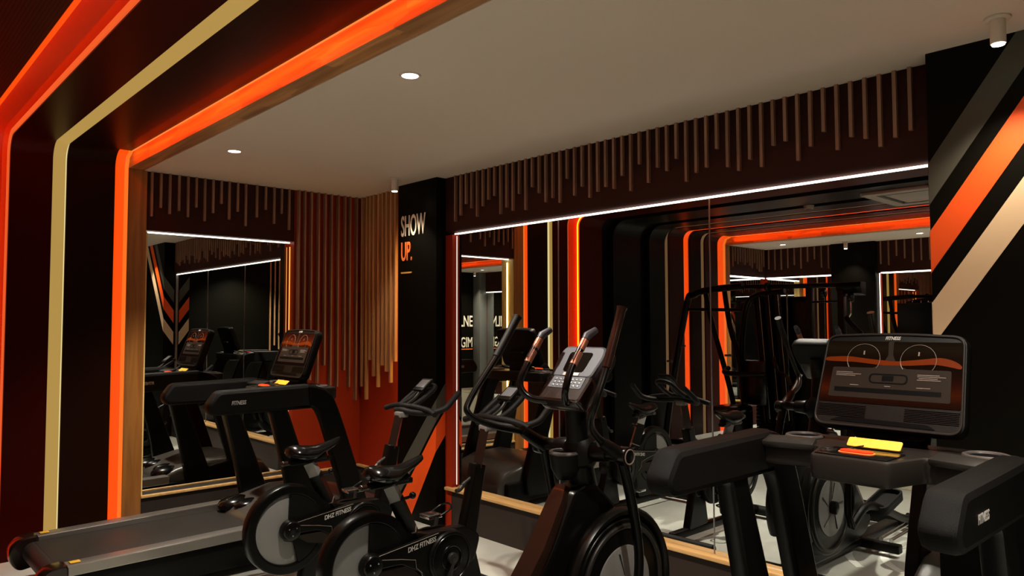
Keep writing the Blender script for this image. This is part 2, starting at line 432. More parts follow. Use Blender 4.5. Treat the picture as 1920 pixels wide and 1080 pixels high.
# striped black wall to the right
RX, RY = 4.765, -0.135
struct('wall_back_right', MB().box((RX, RY, 0), (XE, 0.05, HA)), 'black_wall')
def band(x0, zt, zb, slope, x1):
    return [(x0, zb), (x1, zb + slope * (x1 - x0)), (x1, zt + slope * (x1 - x0)), (x0, zt)]
def clip_top(pts, zmax, slope):
    # limit a band that leaves through the ceiling
    (x0, zb), (x1, zb1), (x1b, zt1), (x0b, zt) = pts
    out = [(x0, zb)]
    if zb1 > zmax: out.append((x0 + (zmax - zb) / slope, zmax))
    else: out += [(x1, zb1), (x1, min(zt1, zmax))]
    if zt1 > zmax: out.append((x0 + (zmax - zt) / slope, zmax))
    out.append((x0, zt)); return out
S1 = 1.43
for nm, zt, zb, mt, lb in [('g', 2.215, 2.04, 'stripe_grey', 'grey slanting stripe high on the black wall beside the long mirror'),
                           ('o', 1.93, 1.755, 'stripe_orange', 'bright orange slanting stripe on the black wall beside the long mirror'),
                           ('c', 1.63, 1.455, 'stripe_cream', 'cream slanting stripe, lowest on the black wall beside the long mirror')]:
    f = clip_top(band(RX, zt, zb, S1, 7.0), HA - 0.002, S1)
    sd = [(RY, zb), (-0.0, zb - 0.135 * S1), (-0.0, zt - 0.135 * S1), (RY, zt)]
    stripe('painted_stripe', [f], RY, [sd], RX, -1, mt, lb)

# left wall, cardio side (x = 0): header, recessed mirror, slat corner
LM0, LM1 = YA1, -0.645
REC = 0.09
struct('wall_left', MB().box((-0.3, YA1 - 0.1, 0), (-REC - 0.012, 0.3, HA)), 'wall_red')
struct('trim_7', MB().box((-REC - 0.012, LM0, ZL + 0.012), (0.0, LM1, HA)), 'header_red')
struct('wall_left', MB().box((-REC - 0.012, LM1, 0.28), (0.0, 0.0, HA)), 'wall_red')
struct('trim_8', MB().box((-REC - 0.012, LM0, 0), (0.004, 0.0, 0.28)), 'base_panel')
tag(MB().box((-REC - 0.01, LM0 - 0.005, ZT - 0.02), (-REC, LM1 - 0.02, ZL + 0.012)).build('wall_mirror', 'mirror', flat=True), 'wide mirror on the left wall behind the far treadmill', 'mirror')
tag(MB().box((-REC + 0.001, LM0, ZL + 0.001), (-REC + 0.010, LM1, ZL + 0.010), 0.002).build('led_strip', 'led_white'), 'white light strip along the top of the left wall mirror', 'light strip')
tag(MB().box((-REC + 0.022, LM1 - 0.012, ZT + 0.05), (-REC + 0.030, LM1 - 0.004, ZL - 0.03), 0.002).build('led_strip', 'led_warm'), 'upright warm light strip at the right edge of the left wall mirror', 'light strip')
tag(MB().box((-REC + 0.002, LM0 + 0.014, ZT + 0.05), (-REC + 0.007, LM0 + 0.019, ZL - 0.03), 0.001).build('led_strip', 'led_glow'), 'upright warm light strip at the left wall mirror, hidden behind the wooden post', 'light strip')
struct('trim_15', MB().box((-REC - 0.012, LM0, 0.28), (-0.012, 0.0, 0.292)), 'base_panel')
struct('trim_9', MB().box((-REC, LM0 - 0.001, ZT), (-0.0, LM0 + 0.012, ZL)), 'pine')
tag(MB().box((-0.012, LM0, ZT - 0.020), (0.018, 0.0, ZT), 0.004).build('wood_ledge', 'ledge_wood'), 'narrow pale wooden ledge under the left wall mirror', 'ledge')
tag(MB().box((0.0, -0.025, ZT - 0.022), (PX0, 0.0, ZT), 0.004).build('wood_ledge', 'ledge_wood'), 'short wooden ledge in the red corner left of the SHOW UP pillar', 'ledge')
# hidden glow behind pillar edge and above the corner ledge (fittings of the room)
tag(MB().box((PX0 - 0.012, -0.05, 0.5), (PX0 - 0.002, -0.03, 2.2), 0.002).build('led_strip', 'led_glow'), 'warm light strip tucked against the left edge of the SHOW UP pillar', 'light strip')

# ------------------------------------------------------------------ hanging wooden slats
SCREENS = {}
def slat(x, y, z0, axis, label, group, wd=0.016, dp=0.02, ztop=HA, m_='slat_wood'):
    # axis 'y': mounted on a wall facing -y at y;  'Y': wall facing +y;  'x': wall facing +x
    if axis == 'y': lo, hi = (x - wd / 2, y - dp, z0), (x + wd / 2, y, ztop)
    elif axis == 'Y': lo, hi = (x - wd / 2, y, z0), (x + wd / 2, y + dp, ztop)
    else: lo, hi = (x, y - wd / 2, z0), (x + dp, y + wd / 2, ztop)
    if label not in SCREENS: SCREENS[label] = thing('slat_screen', label, 'slat screen')
    return MB().box(lo, hi).build('slat', m_, SCREENS[label], flat=True)
Rz = [2.33,2.37,2.45,2.41,2.34,2.41,2.45,2.47,2.33,2.37,2.34,2.45,2.33,2.48,2.43,2.36,2.38,2.34,2.49,2.37,2.42,2.34,2.37,2.39,2.37,2.44,2.34,2.49,2.37,2.45,2.42,2.48,2.34,2.38,2.40,2.49,2.38,2.35,2.40,2.35,2.45,2.46,2.35,2.41,2.47,2.37,2.42,2.40,2.35,2.38,2.40]
for i, z in enumerate(Rz):
    slat(1.40 + i * (3.26 / (len(Rz) - 1)), 0.0, z, 'y', 'row of thin wooden slats of uneven length hanging above the long wall mirror', 'slats above the long mirror')
Ls = [(-1.787,2.35),(-1.723,2.42),(-1.659,2.38),(-1.592,2.41),(-1.526,2.37),(-1.464,2.45),(-1.399,2.35),(-1.335,2.42),(-1.271,2.50),(-1.207,2.38),(-1.139,2.45),(-1.073,2.34),(-0.980,2.42),(-0.905,2.49),(-0.832,2.38),(-0.766,2.47),(-0.699,2.34)]
for y, z in Ls: slat(0.0, y, z, 'x', 'row of thin short wooden slats hanging above the left wall mirror', 'slats above the left mirror')
for y, z in [(-0.618,1.20),(-0.563,1.11),(-0.503,1.07),(-0.434,1.04),(-0.371,1.19),(-0.312,0.96),(-0.245,1.00),(-0.178,1.14),(-0.128,0.99),(-0.061,0.87)]:
    slat(0.0, y, z, 'x', 'row of long wooden slats on the red left wall, right of its mirror', '', wd=0.014, dp=0.04)
for x, z in [(0.057,0.99),(0.134,0.88),(0.192,1.23),(0.252,1.09),(0.326,1.00),(0.393,1.19),(0.455,1.14),(0.522,1.05),(0.589,1.23)]:
    slat(x, 0.0, z, 'y', 'row of long wooden slats between the room corner and the SHOW UP pillar', '', wd=0.022, dp=0.026, m_='slat_wood_lit')

# ------------------------------------------------------------------ tunnel of arches
def arch_path(r, n=8):
    P = [((0.0, 0.0), (1, 0)), ((0.0, HT - r), (1, 0))]
    for k in range(1, n + 1):
        a = PI - (PI / 2) * k / n
        P.append(((r + r * math.cos(a), HT - r + r * math.sin(a)), (-math.cos(a), -math.sin(a))))
    P.append(((XE + 0.1, HT), (0, -1)))
    return P
def arch(profile, r=0.12, mb=None, path=None):
    """profile: closed list of (y, d), d = distance towards the room from the lining surface"""
    mb = mb or MB(); path = path or arch_path(r)
    rings = [[Vector((p[0] + n_[0] * d, y, p[1] + n_[1] * d)) for y, d in profile] for p, n_ in path]
    return mb.loft(rings)
def panel(y0, y1, material, k, r=0.12):
    struct('trim_20', arch([(y0, 0), (y1, 0), (y1, -0.10), (y0, -0.10)], r), material, angle=30)
panel(-2.34, -2.035, 'panel_dark', 1)
panel(-2.67, -2.425, 'panel_red', 2)
panel(-3.28, -2.865, 'panel_perforated', 3)
panel(-4.03, -3.49, 'panel_black', 4, 0.2)
panel(-4.56, -4.22, 'panel_black', 5, 0.2)
panel(-4.99, -4.65, 'panel_plum', 6)
panel(-5.41, -5.15, 'panel_dark', 7)
panel(-5.84, -5.51, 'panel_plum', 8)
def rib(name, parts, label, r=0.12):
    t = thing(name, label, 'light rib')
    for nm, prof, mt in parts:
        arch(prof, r).build(nm, mt, t, angle=30)
    return t
# yellow: roof-shaped diffuser whose two glow tones paint the light of a recess
rib('glowing_rib', [('glow_face', [(-2.424, -0.008), (-2.360, 0.014), (-2.352, 0.016), (-2.352, -0.05), (-2.424, -0.05)], 'yellow_recess_glow'),
                    ('glow_face', [(-2.352, 0.016), (-2.342, -0.006), (-2.341, -0.05), (-2.352, -0.05)], 'cream_recess_glow')],
    'pale yellow glowing arch rib on the left wall, between the two orange ones')
# big orange cove: light strip hidden in the outer lip grazes a concave painted trough
rib('glowing_rib', [('trough', [(-2.864, -0.02), (-2.850, -0.030), (-2.82, -0.045), (-2.77, -0.055), (-2.71, -0.05), (-2.685, -0.03), (-2.685, -0.08), (-2.864, -0.08)], 'rib_orange'),
                    ('outer_lip', [(-2.864, -0.03), (-2.864, 0.006), (-2.846, 0.006), (-2.846, 0.002), (-2.857, 0.002), (-2.857, -0.03)], 'led_orange'),
                    ('light_strip', [(-2.857, -0.018), (-2.857, 0.0015), (-2.850, 0.0015), (-2.850, -0.018)], 'led_cove'),
                    ('edge_light', [(-2.685, -0.04), (-2.683, -0.002), (-2.674, -0.002), (-2.672, -0.06), (-2.685, -0.06)], 'led_edge')],
    'wide orange glowing arch rib at the far left edge of the photo')
rib('painted_rib', [('glow_face', [(-4.648, -0.02), (-4.605, -0.002), (-4.562, -0.02), (-4.562, -0.07), (-4.648, -0.07)], 'tan_added_glow')], 'dim tan arch rib seen in the mirror, left of the narrow orange one')  # plain tan rib given a weak added glow to brighten it
rib('glowing_rib', [('glow_face', [(-5.148, -0.03), (-5.10, -0.01), (-5.10, -0.06), (-5.148, -0.06)], 'led_orange_dim'),
                    ('glow_face', [(-5.10, -0.01), (-5.03, -0.03), (-5.03, -0.06), (-5.10, -0.06)], 'led_orange'),
                    ('trough', [(-5.03, -0.03), (-4.992, -0.03), (-4.992, -0.06), (-5.03, -0.06)], 'rib_red')],
    'narrow orange glowing arch rib seen in the mirror between two tan ones')
rib('painted_rib', [('glow_face', [(-5.508, -0.02), (-5.46, -0.002), (-5.412, -0.02), (-5.412, -0.07), (-5.508, -0.07)], 'tan_added_glow')], 'dim tan arch rib seen in the mirror, right of the narrow orange one')  # same added glow over tan paint, no light of its own
rib('painted_rib', [('trough', [(-3.488, -0.05), (-3.282, -0.05), (-3.282, -0.09), (-3.488, -0.09)], 'rib_black')], 'black recessed arch rib seen in the mirror, nearer the SHOW UP pillar', r=0.2)
rib('painted_rib', [('trough', [(-4.218, -0.05), (-4.032, -0.05), (-4.032, -0.09), (-4.218, -0.09)], 'rib_black')], 'black recessed arch rib seen in the mirror, nearer the gym machine', r=0.2)

# wooden portals with their orange light
def portal(y0, y1, s, yo, where):
    # s = side the orange light sits on (-1: towards -y)
    ys = y0 if s < 0 else y1
    t = thing('wooden_portal', 'wooden portal with orange lit face ' + where, 'portal frame')
    MB().box((-0.12, y0, 0), (0.014, y1, HT + 0.05), 0.003).build('post', 'portal_wood', t)
    MB().box((0.0, y0, HA + 0.004), (XE + 0.1, y1, HT + 0.05), 0.003).build('beam', 'beam_wood', t)
    # half-round beside each post, its lit gradient painted as orange and amber glow
    for x, sx in ((0.0, 1),):
        mb = MB(); a, b_ = (ys, yo)
        prof = [(a, 0.010), (a + (b_ - a) * 0.35, 0.006), (a + (b_ - a) * 0.85, 0.002), (b_, -0.02), (b_, -0.05), (a, -0.05)]
        q = a + (b_ - a) * 0.30
        profA = [(a, 0.012), (q, 0.008), (q, -0.05), (a, -0.05)]; prof = [(q, 0.008), (a + (b_ - a) * 0.85, 0.002), (b_, -0.02), (b_, -0.05), (q, -0.05)]
        path = [((x, 0), (sx, 0)), ((x, HT - 0.11), (sx, 0)), ((x + sx * 0.03, HT - 0.035), (sx * 0.9, -0.4)), ((x + sx * 0.10, HT - 0.004), (sx * 0.4, -0.9))]
        arch(prof, mb=mb, path=path).build('side_light', 'led_orange', t, angle=60)
        arch(profA, path=path).build('side_light', 'amber_band_glow', t, angle=60)
    MB().box((0.10, min(ys + s * 0.001, ys + s * 0.006), HT - 0.007), (XE - 0.1, max(ys + s * 0.001, ys + s * 0.006), HT + 0.0), 0.001).build('top_light', 'led_orange_line', t)
    o = lamp('beam_cove_lamp', 'AREA', (XE / 2, ys + s * 0.085, HT - 0.012), BEAM_W * (1.0 if s < 0 else 0.45), (1.0, 0.085, 0.004), shape='RECTANGLE', size=XE - 0.3, size_y=0.02)
    o.rotation_euler = Vector((0, -s * 1.0, -0.62)).to_track_quat('-Z', 'Y').to_euler(); o.parent = t
    o.data.spread = math.radians(110)
    return t
portal(YA0, YA1, -1, -2.035, 'framing the cardio area')
portal(YBW0, YBW1, 1, -5.84, 'beyond the tunnel, seen in the mirror')
struct('trim_20', MB().box((0.1, -2.035, HT), (XE, -1.95, HT + 0.05)).box((0.1, -6.03, HT), (XE, -5.84, HT + 0.05)), 'panel_dark')

# ceiling fittings in the tunnel
t = thing('air_conditioner', 'square ceiling air conditioner grille seen at the top of the long mirror', 'air conditioner', (3.35, -4.2, HT))
MB().prism([rnd([(-.47, -.47), (.47, -.47), (.47, .47), (-.47, .47)], .03), rnd([(-.36, -.36), (.36, -.36), (.36, .36), (-.36, .36)], .02)], 2, -0.03, 0.0, 0.004).build('frame', 'vent_frame', t)
MB().box((-0.35, -0.35, -0.008), (0.35, 0.35, -0.001)).build('duct', 'vent_dark', t)
MB().box((-0.30, -0.30, -0.028), (0.30, 0.30, -0.009), 0.006).build('grille', 'vent_frame', t)
for x, y in ((2.2, -4.1), (3.3, -5.0)):
    t = thing('smoke_detector', 'small round smoke detector on the dark tunnel ceiling ' + ('left' if x < 3 else 'beyond the edge') + ' of the air conditioner', 'smoke detector', (x, y, HT))
    MB().cyl((0, 0, -0.035), (0, 0, 0), 0.045, 0.055).build('body', 'vent_frame', t)
    MB().cyl((0, 0, -0.045), (0, 0, -0.034), 0.02, 0.03).build('sensor', 'vent_dark', t)

# ------------------------------------------------------------------ far zone (behind the camera, seen in the mirrors)
struct('wall_left', MB().box((-0.3, YB - 0.2, 0), (-0.05, YBW0 + 0.05, HA)), 'wall_red')
struct('trim_10', MB().box((-0.05, YB, ZL + 0.012), (0.0, YBW0, HA)).box((-0.05, YB, 0), (0.0, YBW0, ZT - 0.022)), 'header_red')
tag(MB().box((-0.05, YB + 0.01, ZT - 0.02), (-0.04, YBW0 - 0.03, ZL + 0.01)).build('wall_mirror', 'mirror', flat=True), 'mirror on the left wall behind the gym machine, seen in the long mirror', 'mirror')
struct('trim_11', MB().box((-0.05, YBW0 - 0.012, ZT), (0, YBW0 + 0.001, ZL)), 'pine')
tag(MB().box((-0.012, YB + 0.02, ZL - 0.004), (0.004, YBW0, ZL + 0.012), 0.003).build('led_strip', 'led_white'), 'white light strip on the left wall behind the gym machine', 'light strip')
struct('wall_front', MB().box((-0.3, YB - 0.3, 0), (XE, YB - 0.05, HA)), 'wall_red')
struct('trim_12', MB().box((0.0, YB - 0.05, ZL + 0.012), (XE, YB, HA)).box((0.0, YB - 0.05, 0), (XE, YB, ZT - 0.022)), 'header_red')
P2X0, P2X1 = 1.08, 1.70
struct('trim_13', MB().box((P2X0, YB - 0.05, 0), (P2X1, YB + 0.09, HA), 0.002), 'black_wall')
for x0, x1, lb in ((0.02, P2X0, 'mirror between the far corner and the far pillar'), (P2X1 + 0.04, 6.55, 'long mirror on the opposite wall right of the far pillar')):
    tag(MB().box((x0, YB - 0.049, ZT - 0.02), (x1, YB - 0.036, ZL + 0.01)).build('wall_mirror', 'mirror', flat=True), lb, 'mirror')
    tag(MB().box((x0, YB - 0.014, ZL - 0.004), (x1, YB + 0.004, ZL + 0.012), 0.003).build('led_strip', 'led_white'), 'white light strip over the ' + lb, 'light strip')
tag(MB().box((P2X1 + 0.01, YB - 0.03, ZT), (P2X1 + 0.02, YB - 0.018, ZL), 0.002).build('led_strip', 'led_white'), 'upright white light strip beside the far black pillar', 'light strip')
struct('trim_14', MB().box((6.57, YB - 0.05, 0), (6.81, YB + 0.17, HA), 0.004), 'column_grey')
tag(MB().box((0.0, YB - 0.04, ZT - 0.022), (6.55, YB + 0.025, ZT), 0.004).build('wood_ledge', 'ledge_wood'), 'long wooden ledge under the mirrors of the wall opposite', 'ledge')
random.seed(3)
k = 0
x = 0.07
while x < 6.0:
    if not (P2X0 - 0.03 < x < P2X1 + 0.03):
        slat(x, YB, random.choice((2.34, 2.38, 2.42, 2.46, 2.36, 2.49)), 'Y', 'row of thin wooden slats high on the opposite wall, seen in the long mirror', 'slats on the wall opposite')
    x += 0.105
for k in range(14):
    slat(0.0, YB + 0.06 + k * 0.07, random.choice((2.34, 2.38, 2.42, 2.46)), 'x', 'row of thin wooden slats on the far left wall, seen in the long mirror', 'slats on the left wall of the far zone')
for k in range(9):
    lo, hi = (XE + 0.08, -2.95 + k * 0.085, 0.95 + 0.07 * ((k * 5) % 4)), (XE + 0.1, -2.93 + k * 0.085, HT - 0.03)
    lb = 'row of long wooden slats on the right end wall, seen in the left mirror'
    if lb not in SCREENS: SCREENS[lb] = thing('slat_screen', lb, 'slat screen')
    MB().box(lo, hi).build('slat', 'slat_wood_lit', SCREENS[lb], flat=True)
# lettering on the right end wall, seen through two mirrors
for body, z, cap, lb in (('AILNE', 1.48, 0.24, 'white painted letters AILNE, upper line on the black end wall, seen through the mirrors'), ('RGIM', 1.02, 0.22, 'white painted letters RGIM, lower line on the black end wall, seen through the mirrors')):
    me = text_mesh(body, cap / 0.70, 0.002, 0.62, 'RIGHT', 0, 0.012)
    o = MB().mesh(me, frame((XE + 0.096, YB + 0.19, z), (0, -1, 0), (0, 0, 1))).build('wall_lettering', 'letter_cream', flat=True); tag(o, lb, 'lettering')
tag(MB().box((XE + 0.096, YB + 0.19, 0.965), (XE + 0.1, YB + 1.0, 0.985)).build('painted_dash', 'letter_orange'), 'orange line under the letters on the black end wall', 'wall graphic')

# ------------------------------------------------------------------ lamps
def downlight(x, y, label, w_=DOWN_W, cone=112):
    t = thing('recessed_downlight', label, 'downlight', (x, y, HA))
    MB().torus((0, 0, -0.002), 0.044, 0.007, axis=2, n=28, m=8, sx=0.6).build('trim_ring', 'ceiling_white', t)
    MB().cyl((0, 0, -0.004), (0, 0, -0.001), 0.038).build('lens', 'lens', t)
    o = lamp('downlight_beam', 'SPOT', (0, 0, -0.012), w_, WARM, spot_size=math.radians(cone), spot_blend=0.8, shadow_soft_size=0.04)
    o.parent = t
    return t
for x, lb in ((3.08, 'small round recessed downlight in the white ceiling above the bikes'), (1.075, 'small round recessed downlight in the white ceiling nearest the left wall'),
              (5.09, 'recessed downlight in the white ceiling near the striped wall, just above the frame'), (6.3, 'recessed downlight in the white ceiling at the right end')):
    downlight(x, -1.60, lb, DOWN_W, 98 if x < 2 else 118)
for x, lb in ((0.60, 'recessed downlight in the far zone above the gym machine corner'), (2.45, 'recessed downlight in the far zone right of the far pillar'), (4.4, 'recessed downlight in the middle of the far zone'), (6.0, 'recessed downlight at the right of the far zone')):
    downlight(x, -6.62, lb, DOWN_W * 0.8)
def spot(x, y, label, aim, w_=SPOT_W):
    t = thing('ceiling_spotlight', label, 'spotlight', (x, y, HA))
    MB().cyl((0, 0, -0.01), (0, 0, 0), 0.045, n=28, bev=0.002).build('base_plate', 'ceiling_white', t)
    MB().cyl((0, 0, -0.10), (0, 0, -0.008), 0.026, n=28, caps=True, bev=0.002).build('body', 'ceiling_white', t)
    MB().cyl((0, 0, -0.105), (0, 0, -0.0995), 0.021).build('lens', 'lens', t)
    o = lamp('spotlight_beam', 'SPOT', (0, 0, -0.115), w_, (1.0, 0.86, 0.68), spot_size=math.radians(95), spot_blend=0.7, shadow_soft_size=0.02)
    o.parent = t
    return t
spot(5.083, -0.346, 'white cylinder spotlight under the ceiling at the striped black wall', None, 45)
spot(0.996, -0.299, 'white cylinder spotlight under the ceiling in front of the SHOW UP pillar', None, 26)
spot(1.39, YB + 0.30, 'white cylinder spotlight in front of the far black pillar, seen in the mirror', None, 26)
spot(6.45, YB + 0.42, 'white cylinder spotlight in the far right corner', None, 60)

# ================================================================== treadmills
def make_treadmill(label, x, y, cdy=0.0, cdx=0.0):
    t = thing('treadmill', label, 'treadmill', (x, y, 0), 0, 'treadmills')
    # deck
    MB().box((-0.40, -1.50, 0.05), (0.40, 0.50, 0.225), 0.02).build('deck', 'black_plastic', t)
    MB().box((-0.325, -1.53, 0.225), (0.325, -0.30, 0.245), 0.006).cyl((-0.325, -1.53, 0.185), (0.325, -1.53, 0.185), 0.058).build('running_belt', 'belt', t)
    for s in (-1, 1):
        a, b_ = (0.335, 0.435) if s > 0 else (-0.435, -0.335)
        rl = MB().prism([rnd([(-1.53, 0.215), (-1.53, 0.272), (-0.36, 0.290), (-0.36, 0.225)], 0.012, 3)], 0, a, b_, 0.006).build('side_rail', 'rail_metal', t)
        c0, c1 = (0.325, 0.44) if s > 0 else (-0.44, -0.325)
        ec = MB().prism([rnd([(-1.645, 0.13), (-1.65, 0.22), (-1.60, 0.275), (-1.50, 0.282), (-1.50, 0.10), (-1.60, 0.08)], 0.03, 4)], 0, c0, c1, 0.012).build('end_cap', 'brown_gloss', t)
        MB().box((s * 0.385 - 0.022, -1.49, 0.275), (s * 0.385 + 0.022, -1.44, 0.279), 0.001).build('warning_sticker', 'yellow_tag', rl)
    # motor hood
    rings = []
    for yy, hw, h, hz in ((-0.42, 0.36, 0.25, 0.24), (-0.38, 0.37, 0.29, 0.24), (-0.28, 0.375, 0.335, 0.24), (-0.05, 0.38, 0.385, 0.24), (0.25, 0.38, 0.375, 0.22), (0.48, 0.36, 0.31, 0.18), (0.56, 0.33, 0.22, 0.12)):
        o2 = rnd([(-hw, hz - 0.14), (hw, hz - 0.14), (hw, h - 0.02), (hw * 0.86, h), (-hw * 0.86, h), (-hw, h - 0.02)], 0.035, 3)
        rings.append([(a, yy, b_) for a, b_ in o2])
    hd = MB().loft(rings).build('motor_hood', 'hood_grey', t, angle=50)
    for s in (-1, 1):
        MB().sphere((s * 0.255, -0.33, 0.285), 0.1, (1.0, 1.25, 0.62), 20).sphere((s * 0.12, -0.29, 0.30), 0.07, (1.1, 1.5, 0.6), 18).build('hood_lobe', 'black_gloss', hd)
    # side frames with the window between the two uprights
    for s in (-1, 1):
        outer = [(-0.70, 1.035), (-0.66, 1.13), (-0.10, 1.150), (0.03, 1.095), (0.095, 0.955), (0.265, 0.475), (0.34, 0.24), (0.30, 0.10), (-0.20, 0.10), (-0.235, 0.30), (-0.29, 0.57), (-0.40, 0.995)]
        hole = [(-0.285, 0.995), (-0.105, 1.01), (-0.05, 0.935), (0.135, 0.36), (-0.04, 0.33)]
        lo, hi = (0.372, 0.442) if s > 0 else (-0.442, -0.372)
        fr = MB().prism([rnd(outer, [0.02, 0.03, 0.10, 0.12, 0.10, 0.1, 0.08, 0.03, 0.03, 0.06, 0.1, 0.03]), rnd(hole, [0.015, 0.07, 0.07, 0.02, 0.02])], 0, lo, hi, 0.014).build('side_frame', 'black_satin', t)
        arm = [(-0.80, 1.055), (-0.735, 1.143), (-0.13, 1.152), (-0.11, 0.992), (-0.30, 0.992), (-0.775, 0.995)]
        lo, hi = (0.355, 0.452) if s > 0 else (-0.452, -0.355)
        ar = MB().prism([rnd(arm, [0.03, 0.03, 0.01, 0.01, 0.02, 0.04], 5)], 0, lo, hi, 0.022).build('handrail', 'textured_grip', t)
        for side in (-1, 1):
            xx = s * 0.4035 + side * 0.0492
            me = text_mesh('FITNESS', 0.034, 0.0006, 0.75, 'LEFT', 0.15, 0.02)
            M = frame((xx, -0.655 if side > 0 else -0.50, 1.055), (0, side, 0), (0, 0, 1))
            if s * side > 0: MB().mesh(me, M).build('lettering', 'white_print', ar, flat=True)
            bpy.data.meshes.remove(me)
    # desk
    d = MB()
    out = [(-0.385, -0.20), (-0.175, -0.15), (-0.125, -0.335), (0.125, -0.335), (0.175, -0.15), (0.385, -0.20), (0.385, 0.10), (0.25, 0.13), (-0.25, 0.13), (-0.385, 0.10)]
    d.prism([rnd(out, [0.02, 0.03, 0.03, 0.03, 0.03, 0.02, 0.03, 0.03, 0.03, 0.03], 4)], 2, 1.035, 1.118, 0.012)
    dk = d.build('desk', 'graphite', t)
    # slanted flanks and control tray
    for s in (-1, 1):
        MB().box((-0.09, -0.035, -0.012), (0.09, 0.035, 0.012), 0.006, M=Matrix.Translation((s * 0.28, -0.165, 1.118)) @ Matrix.Rotation(s * -0.22, 4, 'Z') @ Matrix.Rotation(math.radians(14), 4, 'X')).build('flank_pad', 'dark_grey_metal', dk)
        MB().torus((s * 0.30, 0.0, 1.121), 0.062, 0.008, axis=2, n=36, m=8).build('cup_ring', 'cup_ring', dk)
        MB().cyl((s * 0.30, 0.0, 1.114), (s * 0.30, 0.0, 1.1215), 0.058).build('cup_shade', 'cup_shade', dk)  # dark disc on the desk in place of a shaded hole
    MB().box((-0.115, -0.315, 1.1175), (0.115, -0.16, 1.1225), 0.002).build('control_strip', 'black_gloss', dk)
    MB().prism([rnd([(-0.062, -0.272), (0.052, -0.272), (0.052, -0.222), (-0.062, -0.222)], 0.024, 6)], 2, 1.1225, 1.1255, 0.001).build('stop_button_rim', 'letter_orange', dk)
    MB().prism([rnd([(-0.057, -0.267), (0.047, -0.267), (0.047, -0.227), (-0.057, -0.227)], 0.02, 6)], 2, 1.1255, 1.131, 0.0015).build('stop_button', 'stop_red', dk)
    MB().prism([rnd([(0.08, -0.25), (0.12, -0.25), (0.12, -0.238), (0.08, -0.238)], 0.005, 3)], 2, 1.1225, 1.1245).build('button', 'screen_grey', dk)
    MB().torus((-0.105, -0.235, 1.1226), 0.026, 0.0015, axis=2, n=24, m=6).torus((-0.105, -0.235, 1.1226), 0.014, 0.0015, axis=2, n=24, m=6).build('button', 'screen_grey', dk)
    # yellow notice hung over the tray
    MB().prism([rnd([(-0.088, -0.02), (0.088, -0.02), (0.088, 0.02), (-0.088, 0.02)], 0.008, 3)], 2, 0, 0.006, 0.002, M=Matrix.Translation((0.0, -0.115, 1.135)) @ Matrix.Rotation(math.radians(42), 4, 'X')).build('yellow_notice', 'yellow_tag', dk)
    MB().tube([(-0.03, -0.13, 1.13), (-0.05, -0.18, 1.127), (-0.03, -0.21, 1.127)], 0.002, 6).build('cord', 'screen_grey', dk)
    # console
    c0 = Vector((cdx, -0.03 + cdy, 1.172)); up = Vector((0, 0.35, 0.937))
    M = frame(c0, (1, 0, 0), up)
    H = 0.355
    hs = rnd([(-0.256, 0.0), (0.256, 0.0), (0.240, H), (0.0, H + 0.012), (-0.240, H)], [0.05, 0.05, 0.045, 0.2, 0.045], 7)
    cs = MB().prism([hs], 2, -0.055, 0.0, 0.012, M=M).build('console', 'black_plastic', t)
    rim_in = rnd([(-0.242, 0.012), (0.242, 0.012), (0.228, H - 0.012), (0, H - 0.002), (-0.228, H - 0.012)], [0.04, 0.04, 0.035, 0.2, 0.035], 7)
    rim_out = rnd([(-0.248, 0.004), (0.248, 0.004), (0.234, H - 0.004), (0, H + 0.007), (-0.234, H - 0.004)], [0.045, 0.045, 0.04, 0.2, 0.04], 7)
    MB().prism([rim_out, rim_in], 2, -0.002, 0.006, 0.002, M=M).build('rim', 'graphite', cs)
    MB().prism([rnd([(-0.238, 0.092), (0.238, 0.092), (0.229, H - 0.028), (-0.229, H - 0.028)], 0.006, 2)], 2, 0.0, 0.002, M=M).build('screen', 'screen_glass', cs)
    g = [(-0.205, 0.112), (0.205, 0.112), (0.200, 0.225), (0.055, 0.226), (0.022, 0.245), (0.008, 0.275), (0.006, 0.325), (0.014, 0.345), (-0.014, 0.345), (-0.006, 0.325), (-0.008, 0.275), (-0.022, 0.245), (-0.055, 0.226), (-0.200, 0.225)]
    MB().prism([rnd([p for p in g if p[1] < 0.33] [:7] + [(0.012, 0.327), (-0.012, 0.327)] + g[10:], 0.006, 2)], 2, 0.0022, 0.003, M=M).build('panel_graphic', 'screen_grey', cs)
    # orange wave band across the screen
    wave_t = [(-0.234, 0.262), (-0.15, 0.268), (-0.06, 0.258), (0.02, 0.252), (0.10, 0.262), (0.165, 0.272), (0.205, 0.262), (0.231, 0.245)]
    wave_b = [(0.231, 0.230), (0.20, 0.238), (0.15, 0.246), (0.06, 0.238), (-0.02, 0.236), (-0.12, 0.246), (-0.234, 0.247)]
    MB().prism([rnd(wave_t + wave_b, 0.02, 3)], 2, 0.0032, 0.0036, M=M).build('wave_graphic', 'screen_orange', cs)
    for sx in (-1, 1):
        q = MB().torus((0, 0, 0), 0.058, 0.0009, axis=2, n=40, m=5, arc=(math.radians(-35), math.radians(215))).box((-0.002, 0.017, -0.0004), (0.003, 0.032, 0.0002))
        q.build('dial_ring', 'screen_line', cs, M=M @ Matrix.Translation((sx * 0.093, 0.258, 0.004)))
    ov = rnd([(-0.066, 0.168), (0.066, 0.168), (0.066, 0.205), (-0.066, 0.205)], 0.018, 5)
    ovi = rnd([(-0.060, 0.173), (0.060, 0.173), (0.060, 0.200), (-0.060, 0.200)], 0.013, 5)
    MB().prism([ov, ovi], 2, 0.003, 0.0038, M=M).box((-0.021, 0.178, 0.003), (0.018, 0.198, 0.0036), M=M).box((-0.185, 0.132, 0.003), (0.175, 0.149, 0.0036), M=M).build('display', 'rib_black', cs)
    mb = MB()
